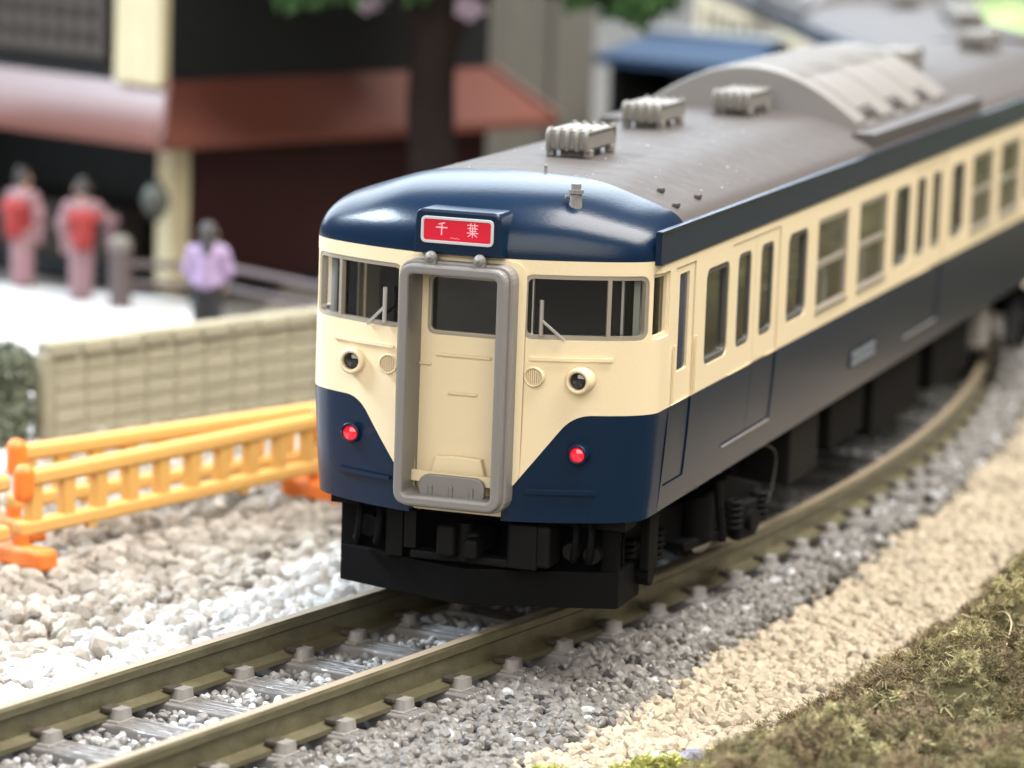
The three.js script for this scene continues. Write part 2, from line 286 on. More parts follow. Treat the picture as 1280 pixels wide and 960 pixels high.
function makeBogie(T, x, z, turn) {
  const b = new THREE.Group(); b.name = 'bogie'; b.position.set(x, 0, z); b.rotation.y = turn; T.add(b);
  for (const sg of [-1, 1]) {
    const s = new THREE.Shape(); s.moveTo(-1.65, 0.30); s.lineTo(-1.45, 0.62); s.lineTo(-0.75, 0.80); s.lineTo(-0.5, 0.70); s.lineTo(0.5, 0.70); s.lineTo(0.75, 0.80); s.lineTo(1.45, 0.62); s.lineTo(1.65, 0.30); s.lineTo(1.4, 0.2); s.lineTo(0.7, 0.22); s.lineTo(0.5, 0.38); s.lineTo(-0.5, 0.38); s.lineTo(-0.7, 0.22); s.lineTo(-1.4, 0.2); s.closePath();
    part('side_frame', extrude(s, 0.14, 0.02).rotateY(sg * Math.PI / 2).translate(sg * 0.98, 0, 0), M.blackSoft, b);
    for (const q of [-1.05, 1.05]) {
      part('axle_box', merge([rbox(0.12, 0.34, 0.36, 0.03, sg * 1.17, 0.36, q), cyl(0.09, 0.1, 0.08).rotateZ(Math.PI / 2).translate(sg * 1.25, 0.36, q)]), M.blackSoft, b);
      const coil = []; for (const d of [-0.27, 0.27]) for (let k = 0; k < 5; k++) coil.push(new THREE.TorusGeometry(0.075, 0.02, 6, 14).rotateX(Math.PI / 2).translate(sg * 1.19, 0.34 + 0.055 * k, q + d));
      part('coil_spring', merge(coil), M.blackSoft, b);
    }
    part('bolster_spring', merge([cyl(0.15, 0.15, 0.36).translate(sg * 1.2, 0.56, 0), rbox(0.3, 0.08, 0.8, 0.02, sg * 1.15, 0.36, 0)]), M.black, b);
    part('damper', rod([sg * 1.3, 0.3, -0.35], [sg * 1.3, 0.85, -0.2], 0.04), M.blackSoft, b);
    for (const q of [-1.05, 1.05]) part('wheel', merge([cyl(0.41, 0.41, 0.12, 32).rotateZ(Math.PI / 2).translate(sg * 0.72, 0.415, q), cyl(0.47, 0.47, 0.05, 32).rotateZ(Math.PI / 2).translate(sg * 0.645, 0.415, q)]), M.wheel, b);
  }
  part('bolster', box(1.9, 0.3, 0.7, 0, 0.62, 0), M.black, b);
  return b;
}
function underfloor(T, list) { for (const [sg, z, len, y0, y1, m] of list) part('equipment_box', rbox(0.75, y1 - y0, len, 0.03, sg * 0.92, (y0 + y1) / 2, z), m ?? M.black, T); }
function shell(T, zFront, zEnd) {
  part('floor_frame', box(2.66, 0.10, zFront - zEnd - 0.1, 0, 1.02, (zFront + zEnd) / 2), M.black, T);
  part('end_wall', box(2.8, 2.3, 0.06, 0, 2.16, zEnd + 0.03), M.blue, T);
  part('interior', merge([box(2.7, 0.04, zFront - zEnd - 0.4, 0, 3.2, (zFront + zEnd) / 2), box(2.7, 0.04, zFront - zEnd - 0.4, 0, 1.12, (zFront + zEnd) / 2)]), M.seat, T);
  for (let z = -4.5; z > -18.5; z -= 0.76) { if ([-3.05, -10, -17].some((d) => Math.abs(z - d) < 1.3)) continue; for (const sg of [-1, 1]) part('seat', rbox(1.0, 1.15, 0.16, 0.05, sg * 0.85, 1.75, z), M.seat, T); }
}
const END = -20;
const train = thing('model_train', 'blue and cream model train car with red tail lights, its cab front facing the viewer', 'model train');
sideWall(train, 1, BAYS, -0.5, END, true);
sideWall(train, -1, BAYS, -0.5, END, true);
shell(train, -1.3, END);
part('roof', roofGeo(-0.79, END, 0.012), M.roof, train);
// cab dome
{
  const f = (a, b) => {
    const u = (a * 2 - 1) * UMAX, [ax, az] = plan(u), bx = HALF * Math.sin(Math.PI / 2 * Math.min(1, Math.abs(u) / UMAX)) * Math.sign(u), by = roofY(bx);
    const k = (az + 0.79) / 1.25, h = (by - 3.06) * (0.55 + 0.12 * k), d = 0.85 * Math.max(0, k), t = b, q = 1 - t;
    const c0 = q * q * q, c1 = 3 * q * q * t, c2 = 3 * q * t * t, c3 = t * t * t;
    const pull = 0.94;
    return [ax * (c0 + c1) + bx * (c2 + c3), 3.06 * c0 + (3.06 + h) * c1 + by * c2 + by * c3, az * (c0 + c1 * pull + c1 * (1 - pull)) + (-0.79 + d) * c2 - 0.79 * c3];
  };
  part('cab_roof', surface(f, 120, 40, [3, 1]), M.blue, train);
}
{
  const S = uZ(-0.5), side = (m) => (x) => uX(m * x);
  const cream = new THREE.Shape(); const R = side(1), L = side(-1);
  cream.moveTo(S, 3.06); cream.lineTo(-S, 3.06); cream.lineTo(-S, 1.85); cream.lineTo(L(1.02), 1.85); cream.quadraticCurveTo(L(0.885), 1.845, L(0.80), 1.715); cream.lineTo(L(0.40), 1.168); cream.lineTo(-0.38, 1.168); cream.lineTo(-0.38, 2.96); cream.lineTo(0.38, 2.96); cream.lineTo(0.38, 1.168); cream.lineTo(R(0.40), 1.168); cream.lineTo(R(0.80), 1.715); cream.quadraticCurveTo(R(0.885), 1.845, R(1.02), 1.85); cream.lineTo(S, 1.85); cream.closePath();
  const wx0 = uX(0.50), wx1 = uX(1.385), qz0 = uZ(-0.07), qz1 = uZ(-0.40);
  const WIN = [[wx0, 2.44, wx1, 2.95, 0.085], [-wx1, 2.44, -wx0, 2.95, 0.085]], QUA = [[qz0, 2.44, qz1, 2.96, 0.02], [-qz1, 2.44, -qz0, 2.96, 0.02]];
  for (const w of [...WIN, ...QUA]) cream.holes.push(rpath(...w));
  part('front_panel', wrap(cream, 0, 0.05), M.cream, train);
  for (const m of [1, -1]) {
    const b = new THREE.Shape(), X = side(m);
    b.moveTo(m * S, 1.85); b.lineTo(X(1.02), 1.85); b.quadraticCurveTo(X(0.885), 1.845, X(0.80), 1.715); b.lineTo(X(0.40), 1.168); b.lineTo(X(0.40), 0.99); b.lineTo(m * S, 0.99); b.closePath();
    part('lower_front_panel', wrap(b, 0, 0.05), M.blue, train);
    const front = rshape(m > 0 ? uX(0.57) : -uX(1.11), 1.22, m > 0 ? uX(1.11) : -uX(0.57), 1.252, 0.012);
    part('front_step', wrap(front, 0.03, 0.04), M.blue, train);
    part('handrail', wrap(rshape(m > 0 ? uX(0.56) : -uX(1.165), 2.278, m > 0 ? uX(1.165) : -uX(0.56), 2.304, 0.01), 0.022, 0.03), M.cream, train);
    // head lamp (unlit), air grille, tail lamp
    const hx = m * 0.945, hz = bowZ(0.945);
    const prof = [[0.066, -0.05], [0.066, 0.085], [0.078, 0.098], [0.094, 0.094], [0.104, 0.075], [0.108, -0.06]].map(([r, y]) => new THREE.Vector2(r, y));
    const h = part('headlight', new THREE.LatheGeometry(prof, 40).rotateX(Math.PI / 2), M.cream, train, [hx, 2.133, hz + 0.01]);
    part('lens', new THREE.SphereGeometry(0.09, 28, 14, 0, Math.PI * 2, 0, 0.80).rotateX(Math.PI / 2).scale(1, 1, 0.6), M.lens, h, [0, 0, 0.022]);
    const gr = part('air_grille', new THREE.LatheGeometry([[0.064, -0.05], [0.064, 0.03], [0.072, 0.038], [0.08, 0.03], [0.082, -0.06]].map(([r, y]) => new THREE.Vector2(r, y)), 36).rotateX(Math.PI / 2), M.cream, train, [m * 0.605, 2.15, bowZ(0.605)]);
    const sl = [cyl(0.066, 0.066, 0.02, 30).rotateX(Math.PI / 2)]; for (let k = -3; k <= 3; k++) sl.push(box(0.009, 2 * Math.sqrt(0.064 ** 2 - (k * 0.0175) ** 2) - 0.006, 0.02, k * 0.0175, 0, 0.014));
    part('slats', merge(sl), M.cream, gr);
    const t = part('tail_light', new THREE.LatheGeometry([[0.060, -0.06], [0.060, 0.035], [0.068, 0.05], [0.080, 0.04], [0.084, -0.06]].map(([r, y]) => new THREE.Vector2(r, y)), 36).rotateX(Math.PI / 2), M.blue, train, [m * 0.95, 1.546, bowZ(0.95) + 0.005]);
    t.userData.label = 'lit red tail light in a round blue bezel';
    part('hood', new THREE.TorusGeometry(0.074, 0.012, 8, 20, Math.PI * 0.8).rotateZ(Math.PI * 0.1), M.blue, t, [0, 0, 0.055]);
    part('lens', new THREE.SphereGeometry(0.075, 28, 14, 0, Math.PI * 2, 0, 0.93).rotateX(Math.PI / 2).scale(1, 1, 0.7), M.red, t, [0, 0, 0.012]);
    const glow = new THREE.PointLight(lin(1, 0.03, 0.06), 0.004); glow.position.set(m * 0.95, 1.546, bowZ(0.95) + 0.16); train.add(glow);
    // windows of the cab
    const wi = m > 0 ? WIN[0] : WIN[1];
    const fr = part('cab_window', wrap(ring(wi[0], wi[1], wi[2], wi[3], wi[4], 0.034), -0.008, 0.05, 0.05), M.frame, train);
    part('pane', wrap(rshape(wi[0] + 0.02, wi[1] + 0.02, wi[2] - 0.02, wi[3] - 0.02, 0.06), -0.045, 0.008), M.glass, fr);
    const bx = m > 0 ? uX(1.125) : -uX(1.125);
    part('divider_bar', wrap(rshape(bx - 0.016, 2.45, bx + 0.016, 2.94, 0.006), -0.006, 0.04), M.frame, fr);
    const qu = m > 0 ? QUA[0] : QUA[1];
    const qf = part('quarter_window', wrap(ring(qu[0], qu[1], qu[2], qu[3], 0.02, 0.03), -0.02, 0.03, 0.05), M.cream, train);
    part('pane', wrap(rshape(qu[0] + 0.01, qu[1] + 0.01, qu[2] - 0.01, qu[3] - 0.01, 0.02), -0.045, 0.008), M.glass, qf);
    part('window_pillar', box(0.05, 0.52, 0.06, m * 1.27, 2.69, -0.12), M.seat, train); part('glazing_edge', box(0.012, 0.5, 0.03, m * 0.555, 2.69, bowZ(0.555) - 0.07), M.metal, train); part('curtain_rail', box(0.02, 0.5, 0.03, m * 1.18, 2.69, -0.02), M.metal, train);
    part('panel_seam', wrap(rshape(m * 0.5 - 0.005, 1.40, m * 0.5 + 0.005, 2.42, 0.002), 0.006, 0.01), M.cream, train);
    // wiper
    const P = (x, y, o) => skin(uX(x), y, o).slice(0, 3);
    const wp = part('wiper', rod(P(m * 0.64, 2.755, 0.03), P(m * 0.64, 2.475, 0.03), 0.018), M.metal, train);
    part('wiper_arm', rod(P(m * 0.64, 2.60, 0.035), P(m * 0.81, 2.445, 0.02), 0.013), M.metal, wp);
  }
  // raised cream border round the gangway
  const bd = rshape(-0.54, 1.0, 0.54, 3.045, 0.15); bd.holes.push(rpath(-0.42, 0.9, 0.42, 2.97, 0.1)); 
  const bd2 = ring(-0.53, 1.25, 0.53, 3.045, 0.15, 0.085); part('gangway_border', wrap(bd2, 0.018, 0.03), M.cream, train);
  // gangway door deep inside the frame
  const ds = rshape(-0.40, 1.0, 0.40, 2.98, 0.04); ds.holes.push(rpath(-0.31, 2.41, 0.31, 2.89, 0.07));
  const door = part('gangway_door', extrude(ds, 0.04).translate(0, 0, 0.28), M.cream, train);
  part('window_frame', extrude(ring(-0.31, 2.41, 0.31, 2.89, 0.07, 0.03), 0.03, 0.004).translate(0, 0, 0.295), M.frame, door);
  part('pane', extrude(rshape(-0.29, 2.43, 0.29, 2.87, 0.05), 0.008).translate(0, 0, 0.298), M.glass, door);
  part('door_trim', merge([rbox(0.46, 0.024, 0.03, 0.008, 0, 2.25, 0.325), rbox(0.24, 0.022, 0.03, 0.008, 0, 1.95, 0.325), rbox(0.12, 0.022, 0.03, 0.008, -0.33, 2.17, 0.325)]), M.cream, door);
  const tz = new THREE.Shape(); tz.moveTo(-0.28, 1.10); tz.lineTo(-0.19, 1.45); tz.quadraticCurveTo(0, 1.47, 0.19, 1.45); tz.lineTo(0.28, 1.10);
  part('foot_plate', extrude(tz, 0.05, 0.012).translate(0, 0, 0.33), M.cream, door);
  const gf = part('gangway_frame', merge([extrude(ring(-0.441, 1.09, 0.441, 2.995, 0.12, 0.078), 0.33, 0.02).translate(0, 0, 0.31), extrude(ring(-0.468, 1.065, 0.468, 3.02, 0.14, 0.06), 0.2, 0.015).translate(0, 0, 0.36)]), M.grey, train);
  part('lower_plate', merge([extrude(rshape(-0.275, 1.12, 0.275, 1.325, 0.10), 0.03, 0.01).translate(0, 0, 0.485), ...[-0.17, 0, 0.17].map((x) => rbox(0.035, 0.10, 0.05, 0.012, x, 1.20, 0.52))]), M.grey, gf);
  for (const s of [-1, 1]) part('hinge_knob', merge([new THREE.SphereGeometry(0.05, 18, 12).translate(0, 0.02, 0), box(0.09, 0.07, 0.09, 0, -0.015, -0.02), new THREE.SphereGeometry(0.018, 10, 8).translate(0, 0.025, 0.048)]), M.grey, gf, [s * 0.20, 3.03, 0.60]);
  // destination sign in its hood
  const hs = new THREE.Shape(); hs.moveTo(-0.365, 3.075); hs.lineTo(-0.35, 3.36); hs.quadraticCurveTo(-0.345, 3.42, -0.29, 3.42); hs.lineTo(0.29, 3.42); hs.quadraticCurveTo(0.345, 3.42, 0.35, 3.36); hs.lineTo(0.365, 3.075);
  const hood = part('sign_hood', extrude(hs, 0.66, 0.02).translate(0, 0, -0.11), M.blue, train);
  part('sign_frame', extrude(ring(-0.298, 3.160, 0.298, 3.368, 0.045, 0.022), 0.012, 0.003).translate(0, 0, 0.567), std({ color: lin(0.5, 0.5, 0.52), roughness: 0.4 }), hood);
  const c = document.createElement('canvas'); c.width = 512; c.height = 160; const x = c.getContext('2d');
  x.fillStyle = '#c80b2e'; x.fillRect(0, 0, 512, 160); x.fillStyle = '#40060f'; x.fillRect(0, 150, 512, 10);
  x.strokeStyle = '#f0b8c0'; x.lineCap = 'round'; x.lineWidth = 9;
  const st = (ox, oy, list) => list.forEach((l) => { x.beginPath(); l.forEach(([a, b], i) => (i ? x.lineTo(ox + a, oy + b) : x.moveTo(ox + a, oy + b))); x.stroke(); });
  st(98, 26, [[[62, 4], [22, 14]], [[4, 36], [80, 36]], [[42, 12], [42, 84]]]);
  x.lineWidth = 6.5;
  st(326, 20, [[[2, 14], [78, 14]], [[26, 2], [26, 26]], [[54, 2], [54, 26]], [[6, 36], [74, 36]], [[22, 26], [22, 54], [66, 54]], [[40, 24], [40, 50]], [[58, 24], [58, 46]], [[2, 66], [80, 66]], [[40, 54], [40, 94]], [[38, 68], [8, 90]], [[42, 68], [72, 90]]]);
  x.lineWidth = 2.5; st(206, 132, [[[0, 0], [8, -6], [16, 0], [24, -4], [34, 2], [42, -5], [52, 1], [66, 0]]]);
  const ct = new THREE.CanvasTexture(c); ct.colorSpace = THREE.SRGBColorSpace;
  part('destination_sign', new THREE.PlaneGeometry(0.575, 0.185), phys({ map: ct, roughness: 0.25, emissive: lin(1, 1, 1), emissiveMap: ct, emissiveIntensity: 0.06, clearcoat: 0.3 }), hood, [0, 3.264, 0.572]);
  // cab interior
  part('cab_bulkhead', box(2.66, 2.1, 0.05, 0, 2.12, -1.30), M.cabin, train);
  part('driver_desk', box(2.3, 1.25, 0.35, 0, 1.70, -0.25), M.dark, train);
  // the whistle, little roof hooks
  const wy = roofY(0.77) - 0.12;
  part('whistle', merge([cyl(0.045, 0.055, 0.13, 16).translate(0, 0.065, 0), cyl(0.06, 0.06, 0.03, 16).translate(0, 0.145, 0), cyl(0.04, 0.04, 0.05, 16).translate(0, 0.18, 0), rod([-0.05, 0.1, 0], [-0.08, 0.1, 0.02], 0.015)]), M.ac, train, [0.76, 3.425, -0.02]);
  for (const [a, b] of [[1.06, -1.35], [1.28, -1.05], [1.27, -1.72]]) part('roof_hook', rbox(0.055, 0.04, 0.075, 0.012), M.roof, train, [a, roofY(a) + 0.005, b]);
  part('aerial_pin', merge([cyl(0.012, 0.02, 0.06, 8), new THREE.SphereGeometry(0.016, 8, 6).translate(0, 0.035, 0)]), M.ac, train, [0.2, roofY(0.2), -0.95]);
}
for (const [x, z] of [[0, -2.5], [-0.24, -5.45], [0.10, -7.32], [0.1, -14.3], [0.2, -18.4]]) makeVent(train, x, z);
makeAC(train, -7.9, -12.1);
// plough, coupler and cab underside
{
  const zE = -0.20, zM = 0.24, y0 = 0.25, y1 = 0.53, W = 1.18;
  const pl = new THREE.Shape(); pl.moveTo(-W, zE - 0.55); pl.lineTo(-W, zE); pl.quadraticCurveTo(-W, zE + 0.03, -W + 0.04, zE + 0.04); pl.lineTo(-0.04, zM); pl.lineTo(0.04, zM); pl.lineTo(W - 0.04, zE + 0.04); pl.quadraticCurveTo(W, zE + 0.03, W, zE); pl.lineTo(W, zE - 0.55); pl.lineTo(W - 0.05, zE - 0.55); pl.lineTo(W - 0.05, zE - 0.01); pl.lineTo(0, zM - 0.06); pl.lineTo(-W + 0.05, zE - 0.01); pl.lineTo(-W + 0.05, zE - 0.55); pl.closePath();
  const plough = part('plough', new THREE.ExtrudeGeometry(pl, { depth: y1 - y0, bevelEnabled: true, bevelSize: 0.008, bevelThickness: 0.008, bevelSegments: 2 }).rotateX(Math.PI / 2).scale(1, 1, 1).translate(0, y1, 0), M.black, train);
  for (const s of [-1, 1]) part('plough_strut', rbox(0.15, 0.52, 0.06, 0.012, s * (W - 0.07), 0.74, zE + 0.0), M.black, plough);
  part('coupler', merge([rbox(0.30, 0.20, 0.5, 0.05, 0, 0.74, 0.0), rbox(0.16, 0.26, 0.16, 0.04, -0.1, 0.76, 0.27), rbox(0.12, 0.16, 0.2, 0.03, 0.12, 0.72, 0.28), cyl(0.06, 0.06, 0.3).translate(0.02, 0.75, 0.2)]), M.blackSoft, train);
  part('junction_box', merge([rbox(0.36, 0.34, 0.3, 0.03, 0.56, 0.77, 0.10), rbox(0.24, 0.36, 0.22, 0.02, 0.52, 0.76, 0.16)]), M.blackSoft, train);
  for (const [a, b] of [[0.88, 0.0], [1.0, -0.02], [-0.75, 0.08], [-0.95, 0.0]]) part('brake_hose', tube([[a, 0.96, b], [a + 0.02, 0.8, b + 0.08], [a, 0.66, b + 0.06], [a - 0.05, 0.64, b - 0.05]], 0.03, 16, 8), M.black, train);
  part('brake_cock', merge([cyl(0.07, 0.07, 0.1).rotateX(Math.PI / 2).translate(0.86, 0.72, 0.02), cyl(0.07, 0.07, 0.1).rotateX(Math.PI / 2).translate(1.02, 0.70, -0.02), cyl(0.09, 0.09, 0.1).rotateX(Math.PI / 2).translate(-0.9, 0.74, -0.1)]), M.blackSoft, train);
  part('added_backing_plate', box(2.3, 0.72, 0.05, 0.0, 0.66, -0.42), M.black, train);  // added black sheet, stops light showing through the gaps behind the plough
  part('frame_beam', merge([box(2.5, 0.12, 0.3, 0, 0.95, -0.25), box(0.1, 0.3, 0.2, -0.45, 0.8, 0.1), box(0.14, 0.4, 0.1, -0.62, 0.75, 0.05), rbox(0.9, 0.07, 0.16, 0.02, 0, 0.60, 0.12)]), M.blackSoft, train);
  part('step_bracket', merge([rbox(0.08, 0.5, 0.28, 0.02, 1.26, 0.72, -0.75), cyl(0.09, 0.09, 0.1).rotateZ(Math.PI / 2).translate(1.24, 0.42, -0.75)]), M.black, train);
}
makeBogie(train, -0.04, -2.75, -0.17);
makeBogie(train, 0.02, -17.1, 0.17);
part('air_hose', tube([[1.28, 0.95, -3.6], [1.32, 0.93, -4.15], [1.33, 0.78, -4.5], [1.32, 0.5, -4.45], [1.3, 0.3, -4.3]], 0.006, 30, 6), M.gasket, train);
underfloor(train, [[1, -5.7, 1.1, 0.38, 0.96, M.blackSoft], [1, -7.4, 1.4, 0.45, 0.96], [1, -9.6, 2.2, 0.30, 0.96], [1, -12.3, 1.9, 0.36, 0.96], [1, -14.2, 0.5, 0.45, 0.96, M.ac], [-1, -6.5, 2.0, 0.4, 0.96], [-1, -10, 3.0, 0.35, 0.96], [-1, -13.4, 1.8, 0.4, 0.96]]);
part('light_blocking_tank', box(1.7, 0.72, 10.5, 0, 0.62, -10), M.black, train);  // tank made oversize to block light coming through under the car
// running number on the side, small and white
{
  const c = document.createElement('canvas'); c.width = 256; c.height = 48; const x = c.getContext('2d'); x.fillStyle = '#101f33'; x.fillRect(0, 0, 256, 48); x.fillStyle = '#9ba1a8'; for (const [a, w] of [[8, 20], [32, 22], [60, 12], [78, 10], [94, 10], [112, 14], [132, 14], [152, 18], [176, 18], [200, 18], [224, 18]]) { x.fillRect(a, 8, w, 7); x.fillRect(a + w / 2 - 3, 8, 6, 32); x.fillRect(a, 33, w, 7); }
  const t = new THREE.CanvasTexture(c); t.colorSpace = THREE.SRGBColorSpace;
  part('running_number', new THREE.PlaneGeometry(1.05, 0.19).rotateY(Math.PI / 2), std({ map: t, roughness: 0.45 }), train, [wAt(1.33) + 0.012, 1.33, -7.4]);
}
// second car round the curve
const car2 = thing('coupled_train_car', 'blurred second car of the blue and cream train, following round the curve', 'model train', [-0.03, 0, -20.75], 0.405);
{
  const bays = BAYS;
  sideWall(car2, 1, bays, 0, END, false); sideWall(car2, -1, bays, 0, END, false); shell(car2, -0.05, END);
  part('front_wall', box(2.8, 2.3, 0.06, 0, 2.16, -0.03), M.blue, car2);
  part('roof', roofGeo(0, END, 0), M.roof, car2);
  for (const [x, z] of [[0, -2.2], [0.25, -3.9], [-0.1, -6.4], [0.1, -14.3]]) makeVent(car2, x, z);
  makeAC(car2, -8.2, -12.4);
  makeBogie(car2, 0, -3.0, -0.15); makeBogie(car2, 0, -17, 0.15);
  underfloor(car2, [[1, -7, 3, 0.4, 0.96], [1, -11.5, 3, 0.35, 0.96], [-1, -7, 3, 0.4, 0.96], [-1, -11.5, 3, 0.35, 0.96]]);
}
// ---------------------------------------------------------------- track
// centre line: a 42 m curve, straight in front of the train
const TC = [0.62 - 42, -10], S0 = 9 / 42;
function track(s) {   // s = metres from z = -1, positive towards the viewer
  const a0 = Math.asin(9 / 42);
  if (s >= 0) { const x = TC[0] + 42 * Math.cos(a0), z = TC[1] + 42 * Math.sin(a0), d = [-Math.sin(a0), Math.cos(a0)]; return [x + d[0] * s, z + d[1] * s, d]; }
  const a = a0 + s / 42; return [TC[0] + 42 * Math.cos(a), TC[1] + 42 * Math.sin(a), [-Math.sin(a), Math.cos(a)]];
}
const railMat = std({ color: lin(0.205, 0.188, 0.122), roughness: 0.45, metalness: 0.35, map: mottled([0.62, 0.60, 0.55], [1, 1, 0.98], 6), roughnessMap: roughGrain });
const railTop = std({ color: lin(0.27, 0.215, 0.15), roughness: 0.62, metalness: 0.25, roughnessMap: roughGrain });
const sleeperMat = std({ color: lin(0.19, 0.182, 0.178), roughness: 0.17, bumpMap: woodGrain, bumpScale: 0.045, roughnessMap: roughGrain });
const clipMat = std({ color: lin(0.25, 0.235, 0.22), roughness: 0.42, bumpMap: plasticBump, bumpScale: 0.004 });
function sweep(profile, off, s0, s1, n, close = true) {
  const pos = [], uv = [], idx = [], m = profile.length; let l = 0;
  for (let i = 0; i <= n; i++) { const s = s0 + (s1 - s0) * i / n, [x, z, d] = track(s), r = [d[1], -d[0]]; profile.forEach(([a, y], k) => { pos.push(x + r[0] * (off + a), y, z + r[1] * (off + a)); uv.push(s * 0.5, k * 0.1); }); }
  for (let i = 0; i < n; i++) for (let k = 0; k < (close ? m : m - 1); k++) { const a = i * m + k, b = i * m + (k + 1) % m; idx.push(a, a + m, b, b, a + m, b + m); }
  const g = new THREE.BufferGeometry(); g.setAttribute('position', new THREE.Float32BufferAttribute(pos, 3)); g.setAttribute('uv', new THREE.Float32BufferAttribute(uv, 2)); g.setIndex(idx);
  const q = g.toNonIndexed(); q.computeVertexNormals(); return q;
}
const trk = thing('railway_track', 'curved model railway track with olive rails and grey brown sleepers under the train', 'railway track');
const RAIL = [[-0.055, -0.02], [-0.04, 0], [0.04, 0], [0.055, -0.02], [0.055, -0.075], [0.026, -0.10], [0.026, -0.245], [0.14, -0.268], [0.14, -0.305], [-0.14, -0.305], [-0.14, -0.268], [-0.026, -0.245], [-0.026, -0.10], [-0.055, -0.075]];
for (const sg of [-1, 1]) {
  const r = part('rail', sweep(RAIL, sg * 0.748, -46, 12, 140), railMat, trk);
  part('rail_head', sweep([[-0.042, 0.004], [0.042, 0.004]], sg * 0.748, -46, 12, 140, false), railTop, r);
}
const sleeperGeo = [0, 1, 2].map((k) => rbox(2.2, 0.17, 0.32, 0.025, 0, -0.395, 0));
sleeperGeo.forEach((g, k) => { const p = g.attributes.position, u = g.attributes.uv; for (let i = 0; i < p.count; i++) u.setXY(i, p.getX(i) * 0.4 + k * 0.31, p.getZ(i) + k * 0.37); });
const clipGeo = mergeGeometries([new THREE.CylinderGeometry(0.078, 0.092, 0.105, 4, 1).rotateY(Math.PI / 4).scale(0.9, 1, 1.2).translate(0.03, -0.268, 0), rbox(0.17, 0.04, 0.22, 0.012, 0.01, -0.315, 0)].map(clean)), jawGeo = rbox(0.10, 0.045, 0.15, 0.016, 0, -0.232, 0), jawMat = std({ color: lin(0.055, 0.042, 0.03), roughness: 0.5, bumpMap: plasticBump, bumpScale: 0.006 });
const clipGeoL = clipGeo.clone().scale(-1, 1, 1); { const g = clipGeoL, ix = []; for (let i = 0; i < g.attributes.position.count; i += 3) ix.push(i, i + 2, i + 1); g.setIndex(ix); }
for (let i = 0; i < 66; i++) {
  const s = 11.2 - i * 0.8, [x, z, d] = track(s + 0.02 * rr(-1, 1));
  const sl = part('sleeper', sleeperGeo[i % 3], sleeperMat, trk, [x, 0, z], [0, Math.atan2(d[0], d[1]), 0]);
  for (const sg of [-1, 1]) for (const q of [-1, 1]) { part('rail_clip', q > 0 ? clipGeo : clipGeoL, clipMat, sl, [sg * 0.748 + q * 0.155, 0, 0]); part('clip_jaw', jawGeo, jawMat, sl, [sg * 0.748 + q * 0.105, 0, 0.015]); }
}
// ---------------------------------------------------------------- ground and loose stuff
const groundMat = std({ color: lin(0.16, 0.145, 0.125), roughness: 0.95, map: mottled([0.6, 0.6, 0.6], [1, 1, 1], 10), bumpMap: plasticBump, bumpScale: 0.02 });
{ const g = new THREE.PlaneGeometry(360, 360).rotateX(-Math.PI / 2).translate(-20, -0.52, -60), u = g.attributes.uv; for (let i = 0; i < u.count; i++) u.setXY(i, u.getX(i) * 60, u.getY(i) * 60); struct('ground', g, groundMat); }
function stone(s, jag = 0.28, facets = true) {
  const g = mergeVertices(new THREE.IcosahedronGeometry(1, 1).deleteAttribute('uv').deleteAttribute('normal')), p = g.attributes.position;
  for (let i = 0; i < p.count; i++) { const k = 1 + jag * fbm(p.getX(i) * 1.3 + s, p.getY(i) * 1.3 + s * 2, p.getZ(i) * 1.3); p.setXYZ(i, p.getX(i) * k, p.getY(i) * k, p.getZ(i) * k); }
  if (!facets) g.computeVertexNormals();
  const q = g.toNonIndexed(); if (facets) q.computeVertexNormals(); return clean(q);
}
function scatter(name, label, category, geo, mat, list, tint) {
  const m = new THREE.InstancedMesh(geo, mat, list.length), o = new THREE.Object3D(), c = new THREE.Color();
  list.forEach(([x, y, z, r], i) => { o.position.set(x, y, z); o.rotation.set(rr(0, 6.3), rr(0, 6.3), rr(0, 6.3)); const q = r * rr(0.7, 1.25); o.scale.set(q * rr(0.7, 1.35), q * rr(0.6, 1.1), q * rr(0.7, 1.35)); o.updateMatrix(); m.setMatrixAt(i, o.matrix); m.setColorAt(i, tint(c, x, z)); });
  m.name = name; m.userData = { label, category, kind: 'stuff' }; shade(m); scene.add(m); return m;
}
